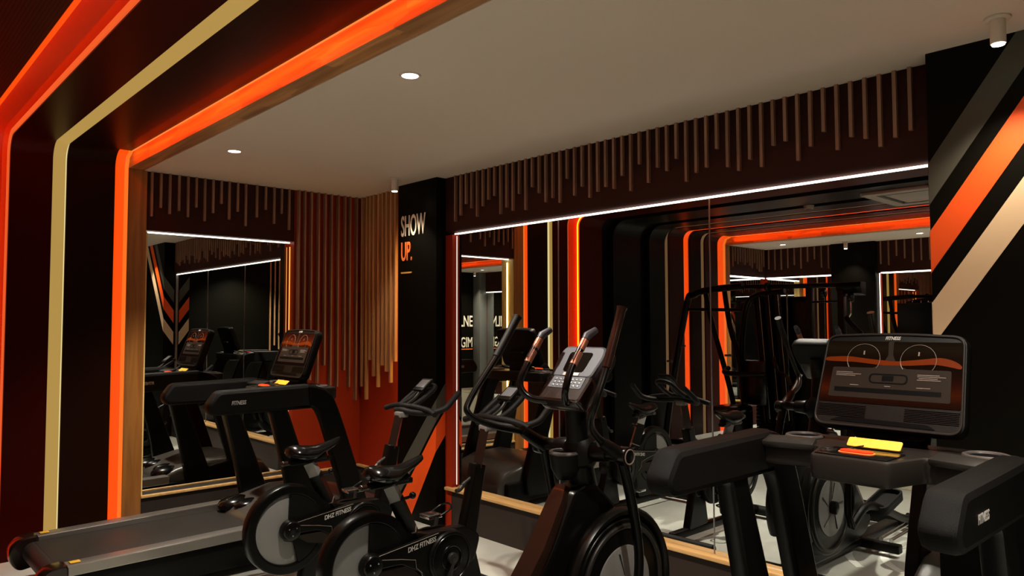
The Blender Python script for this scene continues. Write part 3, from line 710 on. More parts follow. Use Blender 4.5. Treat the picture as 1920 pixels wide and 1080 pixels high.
    for k, (x0, x1, yy) in enumerate([(-0.185, -0.125, 0.205), (-0.185, -0.095, 0.199), (-0.185, -0.115, 0.193), (0.095, 0.165, 0.205), (0.095, 0.185, 0.199), (0.10, 0.16, 0.193), (0.095, 0.17, 0.187), (-0.13, -0.10, 0.158), (-0.01, 0.01, 0.158), (0.095, 0.14, 0.158)]):
        mb.box((x0, yy, 0.003), (x1, yy + 0.0022, 0.0036), M=M)
    mb.build('small_print', 'screen_line', cs)
    for sx in (-1, 1):
        mb = MB()
        for k in range(8): mb.box((sx * 0.15 - 0.085, 0.040 + k * 0.0058, 0.0), (sx * 0.15 + 0.085, 0.0415 + k * 0.0058, 0.0025), M=M)
        mb.build('speaker_grille', 'rib_black', cs)
    MB().prism([rnd([(-0.19, 0.022), (0.17, 0.018), (0.14, 0.033), (-0.15, 0.038)], 0.01, 3)], 2, 0.0, 0.002, M=M).build('slot', 'rib_black', cs)
    me = text_mesh('FITNESS', 0.018, 0.0004, 0.8, 'CENTER', 0.25, 0.02)
    MB().mesh(me, M @ Matrix.Translation((0, H - 0.021, 0.0022))).build('lettering', 'white_print', cs, flat=True); bpy.data.meshes.remove(me)
    MB().prism([rnd([(-0.13, -0.02), (0.13, -0.02), (0.10, 0.16), (-0.10, 0.16)], 0.03, 4)], 2, -0.10, -0.05, 0.012, M=M).box((-0.11 + cdx, 0.02 + cdy, 1.09), (0.11 + cdx, 0.09 + cdy, 1.21), 0.015).build('neck', 'black_plastic', t)
    return t
tmA = make_treadmill('treadmill by the left wall, its long deck running along the lower left', 0.90, -1.05, -0.065)
tmB = make_treadmill('large treadmill console and handrails in the right foreground before the striped wall', 4.82, -0.79, 0.01, -0.01)

# ================================================================== spin bikes
def make_bike(label, x):
    t = thing('exercise_bike', label, 'exercise bike', (x, -1.45, 0), 0, 'exercise bikes')
    # frame
    MB().box((-0.03, -0.42, 0.045), (0.03, 0.72, 0.10), 0.012).prism([rnd([(-0.12, 0.10), (0.06, 0.10), (0.10, 0.30), (-0.05, 0.36)], 0.03)], 0, -0.03, 0.03, 0.01)\
        .prism([rnd([(0.30, 0.10), (0.55, 0.08), (0.46, 0.40), (0.36, 0.40)], 0.03)], 0, -0.03, 0.03, 0.01)\
        .prism([rnd([(-0.22, 0.36), (0.05, 0.30), (0.46, 0.30), (0.50, 0.43), (0.42, 0.50), (0.16, 0.50), (-0.02, 0.56), (-0.18, 0.47)], [0.03, 0.04, 0.04, 0.03, 0.06, 0.05, 0.04, 0.03])], 0, -0.035, 0.035, 0.012).build('frame', 'black_satin', t)
    for yy, hw, nm in ((-0.44, 0.28, 'rear_foot'), (0.75, 0.35, 'front_foot')):
        MB().cyl((-hw, yy, 0.06), (hw, yy, 0.06), 0.038, n=20, bev=0.006).build(nm, 'rubber', t)
    # flywheel at the back
    ringo = [(-0.18 + 0.242 * math.cos(2 * PI * k / 72), 0.42 + 0.242 * math.sin(2 * PI * k / 72)) for k in range(72)]
    ringi = [(-0.18 + 0.188 * math.cos(2 * PI * k / 72), 0.42 + 0.188 * math.sin(2 * PI * k / 72)) for k in range(72)]
    MB().prism([ringo, ringi], 0, -0.036, 0.036, 0.010).build('flywheel_guard', 'black_satin', t)
    MB().cyl((-0.022, -0.18, 0.42), (0.022, -0.18, 0.42), 0.19, n=56, bev=0.004).build('flywheel', 'grey_metal', t)
    # right side cover: belt guard from hub to crank, grey wedge, black quarter shroud
    circ = lambda cy_, cz, r_, a0, a1, n_: [(cy_ + r_ * math.cos(math.radians(a0 + (a1 - a0) * k / n_)), cz + r_ * math.sin(math.radians(a0 + (a1 - a0) * k / n_))) for k in range(n_ + 1)]
    for s in (-1, 1):
        lo, hi = (0.040, 0.062) if s > 0 else (-0.062, -0.040)
        MB().prism([circ(-0.18, 0.42, 0.19, -75, 90, 20) + [(-0.185, 0.46)]], 0, (0.028 if s > 0 else -0.04), (0.04 if s > 0 else -0.028), 0.002).build('quarter_shroud', 'black_plastic', t)
        gd = MB().prism([rnd([(-0.19, 0.455), (0.20, 0.51), (0.30, 0.50), (0.28, 0.26), (0.15, 0.24), (0.10, 0.33), (-0.02, 0.395), (-0.17, 0.40)], [0.01, 0.02, 0.02, 0.02, 0.04, 0.02, 0.02, 0.01])], 0, lo, hi, 0.004).build('belt_guard', 'black_satin', t)
        # pale piping on the guard
        xx = s * 0.064
        MB().tube([(xx, -0.17, 0.447), (xx, -0.02, 0.420), (xx, 0.06, 0.400), (xx, 0.065, 0.36), (xx, 0.10, 0.33)], 0.0016, 6, smooth=False).tube([(xx, -0.17, 0.458), (xx, 0.20, 0.503)], 0.0016, 6, smooth=False).build('piping', 'screen_line', gd)
        MB().prism([[(-0.16, 0.385), (0.055, 0.38), (0.06, 0.35), (0.12, 0.29), (-0.08, 0.335)]], 0, lo, hi - 0.004 if s > 0 else hi, 0.002).build('wedge_panel', 'screen_grey', t)
        MB().cyl((s * 0.03, -0.18, 0.42), (s * 0.075, -0.18, 0.42), 0.062, 0.05, n=32, bev=0.006).build('hub', 'black_gloss', t)
        mb = MB()
        for k in range(3):
            a = 2 * PI * k / 3 + 0.5
            mb.sphere((s * 0.077, -0.18 + 0.025 * math.cos(a), 0.42 + 0.025 * math.sin(a)), 0.004, n=8)
        mb.build('bolt', 'steel', t)
        ck = MB().cyl((s * 0.04, 0.27, 0.37), (s * 0.078, 0.27, 0.37), 0.138, 0.128, n=48, bev=0.006).build('crank_cover', 'black_satin', t)
        MB().torus((s * 0.079, 0.27, 0.37), 0.115, 0.002, axis=0, n=48, m=6).torus((s * 0.079, 0.27, 0.37), 0.06, 0.006, axis=0, n=32, m=8).build('cover_ring', 'black_gloss', ck)
        MB().cyl((s * 0.07, 0.27, 0.37), (s * 0.10, 0.27, 0.37), 0.028, n=24, bev=0.003).build('crank_axle', 'dark_grey_metal', t)
        # crank and pedal
        a = math.radians(75 if s < 0 else -105)
        pe = Vector((s * 0.10, 0.27 + 0.165 * math.cos(a), 0.37 + 0.165 * math.sin(a)))
        MB().tube([(s * 0.095, 0.27, 0.37), tuple(pe)], 0.013, 8, sec=(1, 0.6), smooth=False).build('crank', 'dark_grey_metal', t)
        pd = MB().box((pe.x + (0.012 if s > 0 else -0.10), pe.y - 0.045, pe.z - 0.010), (pe.x + (0.10 if s > 0 else -0.012), pe.y + 0.045, pe.z + 0.010), 0.004).build('pedal', 'steel', t)
        q = pe + Vector((s * 0.056, 0, 0))
        MB().tube([(q.x - 0.045, q.y + 0.03, q.z), (q.x - 0.045, q.y + 0.10, q.z + 0.03), (q.x, q.y + 0.115, q.z + 0.045), (q.x + 0.045, q.y + 0.10, q.z + 0.03), (q.x + 0.045, q.y + 0.03, q.z)], 0.006, 6).build('toe_cage', 'black_satin', pd)
        me = text_mesh('DHZ FITNESS', 0.034, 0.0006, 0.85, 'CENTER', 0.2, 0.02)
        dy = Vector((0, 0.39, 0.055)).normalized()
        M = frame((s * 0.0635, 0.10, 0.455 if s > 0 else 0.455), (0, dy.y * s, dy.z * s), (0, -dy.z, dy.y))
        MB().mesh(me, M).build('lettering', 'white_print', gd, flat=True); bpy.data.meshes.remove(me)
    # seat tube, post and saddle
    ax = Vector((0, -0.13, 0.26)).normalized()
    a0 = Vector((0, 0.105, 0.46)); a1 = a0 + ax * 0.26
    MB().tube([tuple(a0), tuple(a1)], 0.050, 4, sec=(0.85, 1.0), smooth=False).build('seat_tube', 'black_satin', t, angle=30)
    MB().tube([tuple(a1 - ax * 0.02), tuple(a1 + ax * 0.085)], 0.038, 4, smooth=False).build('seat_post', 'grey_metal', t, angle=30)
    MB().tube([tuple(a0 + ax * 0.075), tuple(a0 + ax * 0.081)], 0.0515, 4, sec=(0.85, 1.0), smooth=False).build('collar', 'screen_line', t, angle=30)
    kb = a1 + Vector((0, 0.085, 0.0))
    MB().cyl(tuple(a1 - ax * 0.01), tuple(kb), 0.008).sphere(tuple(kb + Vector((0, 0.012, 0.004))), 0.018, n=14).build('knob', 'black_gloss', t)
    MB().box((-0.022, -0.17, 0.762), (0.022, 0.075, 0.792), 0.008).box((-0.03, -0.04, 0.775), (0.03, 0.05, 0.815), 0.01).build('saddle_slider', 'black_satin', t)
    kb2 = Vector((0, -0.20, 0.775))
    MB().cyl((0, -0.16, 0.777), (0, -0.205, 0.775), 0.013).sphere((0, -0.205, 0.775), 0.016, n=12).build('slider_knob', 'brown_gloss', t)
    rings = []
    for yy, hw, zt, th in ((-0.180, 0.040, 0.852, 0.040), (-0.168, 0.072, 0.868, 0.064), (-0.13, 0.084, 0.872, 0.080), (-0.08, 0.078, 0.864, 0.086), (-0.02, 0.056, 0.858, 0.080), (0.04, 0.034, 0.866, 0.062), (0.09, 0.026, 0.880, 0.050), (0.125, 0.021, 0.890, 0.038), (0.142, 0.012, 0.891, 0.022)):
        r_ = []
        for k in range(16):
            a = 2 * PI * k / 16; cz = zt - th / 2
            zz = cz + math.sin(a) * th / 2 - (0.010 * (math.cos(a) ** 2) if math.sin(a) > -0.2 else 0)
            r_.append((hw * math.cos(a), yy, zz))
        rings.append(r_)
    MB().loft(rings).build('saddle', 'black_gloss', t, angle=80)
    # handlebar post
    MB().prism([rnd([(0.375, 0.42), (0.465, 0.40), (0.545, 0.79), (0.470, 0.81)], [0.02, 0.02, 0.01, 0.01])], 0, -0.032, 0.032, 0.01).build('front_tube', 'black_satin', t)
    MB().tube([(0, 0.503, 0.78), (0, 0.555, 0.975)], 0.040, 4, sec=(0.9, 0.8), smooth=False).build('handlebar_post', 'brown_gloss', t, angle=30)
    MB().cyl((0, 0.47, 0.735), (0, 0.40, 0.70), 0.010).tube([(0, 0.42, 0.71), (0.0, 0.385, 0.68), (0.0, 0.36, 0.675)], 0.012, 8).build('brake_lever', 'dark_grey_metal', t)
    hb = MB()
    # bowl-shaped bar: outer horns run forward and up from the bends
    hb.tube([(-0.216, 0.862, 1.114), (-0.228, 0.795, 1.065), (-0.229, 0.734, 1.022), (-0.18, 0.66, 1.0), (-0.09, 0.60, 1.0), (0.0, 0.58, 1.01), (0.09, 0.60, 1.0), (0.18, 0.66, 1.0), (0.229, 0.734, 1.022), (0.228, 0.795, 1.065), (0.216, 0.862, 1.114)], 0.0185, 12)
    hb.tube([(-0.268, 0.634, 0.998), (-0.20, 0.640, 1.015), (-0.10, 0.62, 1.03), (0.0, 0.60, 1.035), (0.10, 0.62, 1.03), (0.20, 0.640, 1.015), (0.268, 0.634, 0.998)], 0.0175, 12)
    hb.build('handlebar', 'rubber', t)
    MB().tube([(-0.06, 0.60, 1.03), (-0.06, 0.68, 1.065), (-0.058, 0.76, 1.115), (-0.045, 0.80, 1.14), (0.0, 0.815, 1.148), (0.045, 0.80, 1.14), (0.058, 0.76, 1.115), (0.06, 0.68, 1.065), (0.06, 0.60, 1.03)], 0.0155, 12).build('aero_bar', 'rubber', t)
    MB().box((-0.035, 0.54, 0.965), (0.035, 0.605, 1.0), 0.008).build('clamp', 'grey_metal', t)
    cs = MB().box((-0.055, -0.055, -0.010), (0.055, 0.055, 0.010), 0.006, M=Matrix.Translation((0, 0.74, 1.155)) @ Matrix.Rotation(math.radians(38), 4, 'X')).build('display', 'black_plastic', t)
    MB().box((-0.042, -0.030, 0.0098), (0.042, 0.040, 0.0112), 0.0005, M=Matrix.Translation((0, 0.74, 1.155)) @ Matrix.Rotation(math.radians(38), 4, 'X')).build('display_screen', 'lcd', cs)
    MB().tube([(0, 0.61, 1.04), (0, 0.68, 1.08), (0, 0.735, 1.145)], 0.009, 8).build('display_stem', 'dark_grey_metal', t)
    return t
bk = make_bike('black exercise bike with grey flywheel nearest the camera, left of the elliptical trainer', 2.775)
b2 = copy_tree(bk); b2.location = (1.955, -1.45, 0); b2['label'] = 'black exercise bike second in line, between the nearer bike and the left treadmill'

# ================================================================== elliptical trainer
def make_elliptical():
    X0, Y0 = 3.66, -1.10
    t = thing('elliptical_trainer', 'black elliptical trainer with swinging arms, cup holder and grey flywheel in the centre foreground', 'elliptical trainer', (X0, Y0, 0))
    L = lambda x, y, z: (x - X0, y - Y0, z)
    circ = lambda cy_, cz, r_, n_=48: [(cy_ + r_ * math.cos(2 * PI * k / n_), cz + r_ * math.sin(2 * PI * k / n_)) for k in range(n_)]
    # central shroud
    body = [(-0.115, 0.845), (0.02, 0.865), (0.12, 0.78), (0.20, 0.69), (0.33, 0.55), (0.42, 0.36), (0.40, 0.16), (0.25, 0.07), (-0.10, 0.07), (-0.50, 0.12), (-0.62, 0.20), (-0.42, 0.42), (-0.25, 0.62)]
    MB().prism([rnd(body, [0.02, 0.03, 0.05, 0.05, 0.1, 0.1, 0.1, 0.05, 0.05, 0.05, 0.05, 0.1, 0.1])], 0, -0.07, 0.07, 0.015).build('shroud', 'black_satin', t)
    # glossy brown facing strip on the side towards the user
    pts = [(-0.10, 0.852), (-0.135, 0.80), (-0.25, 0.625), (-0.42, 0.425), (-0.60, 0.22)]
    wd = [0.030, 0.048, 0.056, 0.060, 0.052]
    rings = []
    for (yy, zz), hw in zip(pts, wd):
        rings.append([(-hw, yy - 0.012, zz + 0.008), (-hw * 0.85, yy - 0.026, zz + 0.018), (hw * 0.85, yy - 0.026, zz + 0.018), (hw, yy - 0.012, zz + 0.008), (hw, yy + 0.02, zz - 0.01), (-hw, yy + 0.02, zz - 0.01)])
    MB().loft(rings).build('facing_strip', 'brown_gloss', t, angle=40)
    for s in (-1, 1):
        # fender, ring and flywheel disc on each side
        cyy, czz = 0.13, 0.415
        MB().torus((s * 0.10, cyy, czz), 0.315, 0.022, axis=0, n=64, m=10, arc=(math.radians(-30), math.radians(210)), sx=1.6).build('fender', 'black_satin', t)
        MB().cyl((s * 0.06, cyy, czz), (s * 0.125, cyy, czz), 0.30, 0.285, n=64, bev=0.008).build('wheel_cover', 'black_satin', t)
        MB().torus((s * 0.125, cyy, czz), 0.255, 0.012, axis=0, n=64, m=10).build('cover_ring', 'dark_grey_metal', t)
        MB().cyl((s * 0.12, cyy, czz), (s * 0.131, cyy, czz), 0.175, n=64, bev=0.003).build('flywheel_disc', 'grey_metal', t)
        mb = MB()
        for k in range(5):
            a = 2 * PI * k / 5 + 0.3
            mb.tube([(s * 0.133, cyy + 0.05 * math.cos(a), czz + 0.05 * math.sin(a)), (s * 0.133, cyy + 0.15 * math.cos(a + 0.25), czz + 0.15 * math.sin(a + 0.25))], [0.002, 0.006], 6, sec=(1, 0.4), smooth=False)
        mb.build('spoke_mark', 'silver_panel', t)
        MB().cyl((s * 0.12, cyy, czz), (s * 0.16, cyy, czz), 0.04, n=24, bev=0.004).build('crank_hub', 'black_satin', t)
    # mast
    MB().tube([(0, 0.02, 0.82), (0, -0.01, 1.00), (0, -0.035, 1.24)], [0.062, 0.052, 0.050], 16, sec=(1, 1)).build('mast', 'black_satin', t)
    # cup holder pod and mast collar
    MB().tube([(0, 0.03, 0.93), (0, 0.01, 0.96), (0, 0.0, 1.02), (0, -0.01, 1.055)], [0.05, 0.078, 0.078, 0.055], 24, smooth=False).tube([(-0.03, -0.055, 0.885), (-0.03, -0.062, 0.93), (-0.03, -0.068, 0.99)], [0.045, 0.066, 0.070], 24, smooth=False).build('mast_pod', 'black_plastic', t)
    MB().torus((-0.03, -0.068, 0.992), 0.062, 0.009, axis=2, n=36, m=8).build('cup_ring', 'cup_ring', t)
    MB().cyl((-0.03, -0.068, 0.985), (-0.03, -0.068, 0.9915), 0.058, n=32).build('cup_shade', 'cup_shade', t)  # flat dark disc painted as the shaded inside of the holder
    # axle
    MB().cyl((-0.23, 0.01, 1.0), (0.24, 0.01, 1.0), 0.028, n=20).cyl((0.07, 0.01, 1.0), (0.15, 0.01, 1.0), 0.046, 0.036, n=28, bev=0.004).cyl((-0.15, 0.01, 1.0), (-0.07, 0.01, 1.0), 0.036, 0.046, n=28, bev=0.004).build('axle', 'black_satin', t)
    # swinging arms
    def arm(s, ph):
        # ph > 0: arm swung towards the front
        a = thing_part('swing_arm', t)
        xo = s * 0.305; xi = s * 0.215
        up = [(xo, -0.09, 1.60), (xo, -0.185, 1.375), (xo * 0.99, -0.25, 1.235), (xi * 1.12, -0.205, 1.145), (xi, -0.09, 1.055), (xi, 0.01, 1.0)]
        if s < 0: up = [(-0.31, -0.09, 1.57), (-0.315, -0.21, 1.40), (-0.325, -0.35, 1.225), (-0.31, -0.375, 1.16), (-0.27, -0.28, 1.105), (-0.24, -0.10, 1.055), (-0.235, 0.01, 0.99)]
        sa = MB().tube(up, 0.0145, 12, sub=8).build('swing_arm', 'black_satin', t)
        g1 = Vector(up[0]); g2 = Vector(up[1]); d = (g2 - g1).normalized()
        MB().tube([tuple(g1 - d * 0.012), tuple(g1), tuple(g1 + d * 0.10), tuple(g2)], [0.0225, 0.019, 0.0185, 0.0185], 14, smooth=False).build('grip', 'brown_gloss' if s > 0 else 'rubber', sa)
        c = Vector(up[-2]); e = Vector(up[-1]); dd = (e - c).normalized()
        MB().tube([tuple(c - dd * 0.03), tuple(c + dd * 0.02), tuple(e)], [0.022, 0.027, 0.031], 14, smooth=False).build('socket', 'black_plastic', sa)
        MB().cyl((e.x - s * 0.005, e.y, e.z), (e.x + s * 0.045, e.y, e.z), 0.040, n=28, bev=0.005).build('pivot_cap', 'black_gloss', sa)
        MB().torus((e.x + s * 0.046, e.y, e.z), 0.030, 0.003, axis=0, n=28, m=6).build('pivot_ring', 'screen_line', sa)
        f = -1 if s > 0 else 1
        ly = [(e.x, e.y, e.z), (e.x + s * 0.01, e.y + 0.055, 0.80), (e.x + s * 0.01, e.y + 0.10, 0.58), (e.x - s * 0.0, e.y + 0.09, 0.40), (e.x - s * 0.0, e.y + (0.04 if s > 0 else -0.04), 0.30)]
        MB().tube(ly, [0.028, 0.024, 0.022, 0.022, 0.024], 12, sec=(1, 0.75)).build('lower_link', 'black_satin', sa)
        # pedal beam and footplate
        e2 = Vector(ly[-1]); fy = -0.45 if s > 0 else -0.62; fz = 0.335 if s > 0 else 0.24
        pb = MB().tube([tuple(e2), (s * 0.235, e2.y - 0.18, fz + 0.06 if s > 0 else fz), (s * 0.225, fy, fz - 0.02), (s * 0.20, fy - 0.35, 0.20), (s * 0.20, fy - 0.52, 0.165)], 0.024, 10, sec=(1.1, 0.8)).build('pedal_beam', 'black_plastic', t)
        MB().cyl((s * 0.16, fy - 0.54, 0.155), (s * 0.24, fy - 0.54, 0.155), 0.04, n=24, bev=0.004).build('roller', 'black_gloss', pb)
        op = rnd([(-0.075, -0.17), (0.075, -0.17), (0.075, 0.17), (-0.075, 0.17)], 0.06, 6)
        ip = rnd([(-0.062, -0.155), (0.062, -0.155), (0.062, 0.155), (-0.062, 0.155)], 0.05, 6)
        Mx = Matrix.Translation((s * 0.215, fy, fz + 0.02)) @ Matrix.Rotation(math.radians(-12 if s > 0 else 6), 4, 'X')
        MB().prism([op], 2, -0.012, 0.012, 0.004, M=Mx).prism([op, ip], 2, 0.010, 0.045, 0.004, M=Mx).build('footplate', 'rubber', pb)
    def thing_part(n, p): return None
    arm(1, 1); arm(-1, -1)
    # fixed handles with contact plates
    for s in (-1, 1):
        xs_ = -0.165 if s < 0 else 0.105
        p = [(xs_, -0.075, 1.49), (xs_ - 0.0, -0.165, 1.37), (xs_, -0.205, 1.28), (xs_ * 0.75, -0.175, 1.225), (xs_ * 0.25, -0.10, 1.215)]
        fh = MB().tube(p, 0.0155, 12, sub=8).build('fixed_handle', 'black_gloss', t)
        a = Vector(p[0]); b_ = Vector(p[1]); d = (b_ - a).normalized()
        MB().tube([tuple(a + d * 0.015), tuple(a + d * 0.065)], 0.0168, 10, smooth=False).tube([tuple(a + d * 0.078), tuple(a + d * 0.14)], 0.0168, 10, smooth=False).build('contact_plate', 'copper', fh)
        MB().tube([tuple(a + d * 0.012), tuple(a - d * 0.006), tuple(a + Vector((0.01, 0.05, 0.03)))], [0.0165, 0.019, 0.014], 12, smooth=False).build('handle_tip', 'silver_panel', fh)
    # console: lower housing with keys, raised display head
    M = frame((0, -0.155, 1.222), (1, 0, 0), (0, 0.69, 0.724))
    cs = MB().prism([rnd([(-0.125, 0.0), (0.125, 0.0), (0.128, 0.13), (0.115, 0.15), (-0.115, 0.15), (-0.128, 0.13)], 0.025, 5)], 2, -0.075, 0.0, 0.014, M=M).build('console', 'brown_gloss', t)
    MB().prism([rnd([(-0.095, 0.070), (0.095, 0.070), (0.092, 0.132), (-0.092, 0.132)], 0.008, 3)], 2, 0.0, 0.002, M=M).build('key_panel', 'silver_panel', cs)
    mb = MB()
    for r_ in range(3):
        for c_ in range(7): mb.box((-0.078 + c_ * 0.0235, 0.078 + r_ * 0.017, 0.002), (-0.063 + c_ * 0.0235, 0.088 + r_ * 0.017, 0.004), 0.0008, M=M)
    mb.build('keys', 'lcd', cs)
    M2 = frame((0, -0.070, 1.315), (1, 0, 0), (0, 0.64, 0.768))
    hd = MB().prism([rnd([(-0.118, 0.0), (0.118, 0.0), (0.135, 0.12), (0.12, 0.175), (-0.12, 0.175), (-0.135, 0.12)], 0.03, 6)], 2, -0.05, 0.0, 0.012, M=M2).build('display_head', 'silver_panel', t)
    MB().prism([rnd([(-0.058, 0.032), (0.058, 0.032), (0.066, 0.135), (-0.066, 0.135)], 0.014, 4)], 2, 0.0, 0.003, M=M2).build('display_window', 'screen_glass', hd)
    MB().box((-0.045, 0.010, 0.0), (0.045, 0.026, 0.003), 0.001, M=M2).build('display_label', 'white_print', hd)
    MB().prism([rnd([(-0.13, -0.01), (0.13, -0.01), (0.145, 0.12), (0.125, 0.185), (-0.125, 0.185), (-0.145, 0.12)], 0.035, 6)], 2, -0.075, -0.02, 0.012, M=M2).build('back_cover', 'black_plastic', hd)
    MB().tube([(0, -0.035, 1.20), (0, -0.03, 1.26), (0, 0.0, 1.33)], [0.055, 0.06, 0.05], 16).build('neck', 'black_satin', t)
    MB().torus((-0.115, 0.10, 0.24), 0.36, 0.016, axis=0, n=60, m=8, arc=(math.radians(60), math.radians(185)), sx=1.8).build('side_fender', 'black_gloss', t)
    # base and rails
    MB().box((-0.05, -1.15, 0.04), (0.05, 0.42, 0.09), 0.015).box((-0.33, 0.40, 0.03), (0.33, 0.49, 0.09), 0.02).box((-0.31, -1.30, 0.03), (0.31, -1.20, 0.10), 0.02).box((-0.29, -0.55, 0.03), (0.29, -0.48, 0.09), 0.012).build('base_frame', 'black_plastic', t)
    for s in (-1, 1):
        MB().cyl((s * 0.17, -0.50, 0.11), (s * 0.17, -1.25, 0.13), 0.014, n=14).cyl((s * 0.235, -0.50, 0.11), (s * 0.235, -1.25, 0.13), 0.014, n=14).build('rail', 'steel', t)
    return t
make_elliptical()

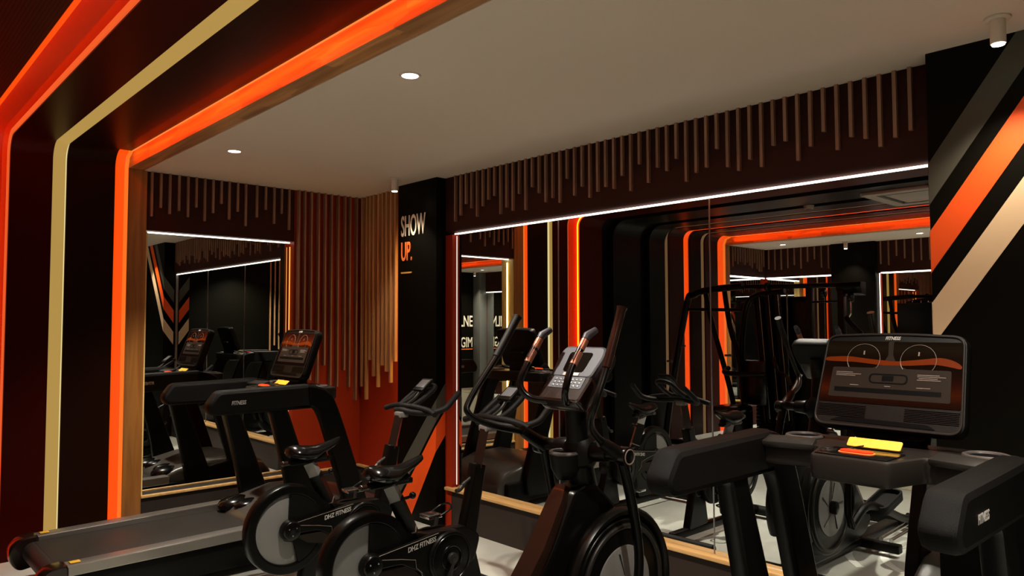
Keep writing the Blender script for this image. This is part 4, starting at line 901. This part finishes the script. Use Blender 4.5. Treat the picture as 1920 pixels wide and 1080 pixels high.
# ================================================================== multi-station gym machine (seen in the long mirror)
def make_gym():
    t = thing('gym_machine', 'black multi station cable machine frame seen in the middle of the long mirror', 'gym machine', (1.2, -4.7, 0))
    O = Vector((1.2, -4.7, 0))
    def T(pts, r_, name, m_='black_satin', **k):
        return MB().tube([tuple(Vector(p) - O) for p in pts], r_, 10, **k).build(name, m_, t)
    # left arch and slanting posts
    T([(0.06, -4.45, 0.04), (0.13, -4.45, 0.50), (0.40, -4.45, 1.76), (0.52, -4.45, 1.90), (0.72, -4.45, 1.955), (1.20, -4.45, 1.985)], 0.042, 'arch_tube')
    T([(0.62, -4.55, 1.93), (0.72, -4.55, 1.50), (0.98, -4.55, 0.60), (1.02, -4.55, 0.03)], 0.032, 'post')
    T([(0.86, -4.60, 1.95), (0.93, -4.60, 1.50), (1.08, -4.60, 0.90), (1.12, -4.60, 0.03)], 0.032, 'post')
    T([(0.42, -4.45, 1.72), (1.15, -4.5, 1.70)], 0.02, 'cross_bar', smooth=False)
    T([(1.03, -4.7, 1.35), (1.10, -4.7, 1.75), (1.25, -4.7, 1.88), (1.60, -4.7, 1.92)], 0.035, 'arch_tube')
    T([(1.03, -4.7, 1.35), (1.02, -4.7, 0.80), (1.10, -4.7, 0.05)], 0.035, 'post')
    for x in (1.22, 1.34, 1.46):
        T([(x, -4.75, 1.90), (x + 0.05, -4.75, 1.3), (x + 0.13, -4.75, 0.35)], 0.055, 'guide_shroud')
        T([(x + 0.055, -4.69, 1.88), (x + 0.17, -4.69, 0.4)], 0.006, 'cable', 'steel', smooth=False)
    MB().box((1.13 - O.x, -5.02 - O.y, 0.10), (1.78 - O.x, -4.96 - O.y, 1.86), 0.01).build('added_backing', 'black_satin', t)  # black sheet added to block the orange glow seen between the posts
    # weight stacks
    for k in range(2):
        ws = MB()
        for j in range(14): ws.box((1.15 + k * 0.24 - O.x, -4.90 - O.y, 0.10 + j * 0.045), (1.36 + k * 0.24 - O.x, -4.80 - O.y, 0.138 + j * 0.045), 0.004)
        ws.build('weight_stack', 'rubber', t)
        T([(1.2 + k * 0.24, -4.85, 0.08), (1.2 + k * 0.24, -4.85, 1.9)], 0.010, 'guide_rod', 'steel', smooth=False)
        T([(1.31 + k * 0.24, -4.85, 0.08), (1.31 + k * 0.24, -4.85, 1.9)], 0.010, 'guide_rod', 'steel', smooth=False)
    # top beam, right tower
    T([(1.15, -4.62, 1.985), (1.7, -4.62, 1.97), (2.32, -4.62, 1.96)], 0.028, 'top_beam', smooth=False)
    MB().box((1.90 - O.x, -4.68 - O.y, 0.03), (1.97 - O.x, -4.60 - O.y, 1.97), 0.008).box((2.26 - O.x, -4.68 - O.y, 0.03), (2.33 - O.x, -4.60 - O.y, 1.97), 0.008).build('tower', 'black_satin', t)
    MB().prism([rnd([(-0.04, 1.84), (-0.04, 1.99), (0.10, 1.99), (0.12, 1.93), (0.06, 1.86)], 0.02)], 0, 2.25 - O.x, 2.52 - O.x, 0.006).build('pulley_arm', 'black_satin', t)
    T([(1.93, -4.62, 1.78), (2.30, -4.62, 1.78)], 0.012, 'cross_bar', smooth=False)
    for x, z in ((2.12, 1.88), (2.42, 1.82), (1.45, 1.97)):
        MB().cyl((x - 0.02 - O.x, -4.58 - O.y, z), (x + 0.02 - O.x, -4.58 - O.y, z), 0.055, n=28, bev=0.006).build('pulley', 'black_gloss', t)
    T([(2.42, -4.56, 1.80), (2.43, -4.55, 1.66), (2.40, -4.55, 1.60)], 0.010, 'carabiner', 'steel')
    T([(2.38, -4.55, 1.60), (2.46, -4.5, 1.52), (2.56, -4.5, 1.42)], 0.028, 'handle', 'rubber')
    T([(2.12, -4.60, 1.85), (2.12, -4.60, 0.6)], 0.004, 'cable', 'steel', smooth=False)
    # seats and pads
    MB().box((1.00 - O.x, -4.40 - O.y, 0.50), (1.34 - O.x, -4.05 - O.y, 0.58), 0.03).build('seat_pad', 'black_gloss', t)
    MB().box((1.12 - O.x, -4.60 - O.y, 0.56), (1.42 - O.x, -4.52 - O.y, 1.10), 0.035).build('back_pad', 'black_gloss', t)
    MB().box((1.14 - O.x, -4.60 - O.y, 0.06), (1.22 - O.x, -4.2 - O.y, 0.50), 0.01).build('seat_column', 'black_satin', t)
    T([(1.02, -4.4, 1.0), (1.06, -4.25, 0.96), (1.30, -4.2, 0.95), (1.58, -4.25, 0.96)], 0.03, 'press_arm', 'black_plastic')
    T([(1.60, -4.4, 1.15), (1.68, -4.35, 1.0), (1.80, -4.3, 0.95), (1.86, -4.3, 0.85)], 0.02, 'press_arm', 'brown_gloss')
    T([(1.66, -4.35, 0.45), (1.95, -4.35, 0.98)], 0.022, 'lever', 'steel', smooth=False)
    for x, z in ((0.30, 1.25), (0.10, 1.05), (0.95, 1.15)):
        T([(x, -4.45, z), (x + 0.12, -4.38, z + 0.005)], 0.014, 'peg', 'grey_metal', smooth=False)
    MB().box((0.0 - O.x + 0.06, -4.50 - O.y, 0.0), (2.4 - O.x, -4.40 - O.y, 0.06), 0.01).box((1.05 - O.x, -5.0 - O.y, 0.0), (1.75 - O.x, -4.2 - O.y, 0.06), 0.01).box((1.88 - O.x, -4.9 - O.y, 0.0), (2.34 - O.x, -4.3 - O.y, 0.05), 0.01).build('base_frame', 'black_plastic', t)
    return t
make_gym()
tb = thing('storage_box', 'pale cream box on the floor seen in the long mirror beside the black pillar edge', 'box', (3.05, -3.95, 0))
MB().box((-0.28, -0.18, 0), (0.28, 0.18, 0.47), 0.01).build('body', 'cream_box', tb)
MB().box((-0.29, -0.19, 0.47), (0.29, 0.19, 0.505), 0.008).build('lid', 'cream_box', tb)
# white curved floor markings
mb = MB()
for cxx, cyy, R_, a0, a1, wd in ((4.3, -1.75, 0.45, 120, 235, 0.05), (4.25, -1.75, 0.62, 130, 225, 0.05)):
    loop = []
    for k in range(25): a = math.radians(a0 + (a1 - a0) * k / 24); loop.append((cxx + R_ * math.cos(a), cyy + R_ * math.sin(a)))
    for k in range(25): a = math.radians(a1 - (a1 - a0) * k / 24); loop.append((cxx + (R_ + wd) * math.cos(a), cyy + (R_ + wd) * math.sin(a)))
    mb.prism([loop], 2, 0.0002, 0.0015)
tag(mb.build('floor_marking', 'floor_paint', flat=True), 'pale curved lines painted on the floor under the elliptical trainer', 'floor marking')
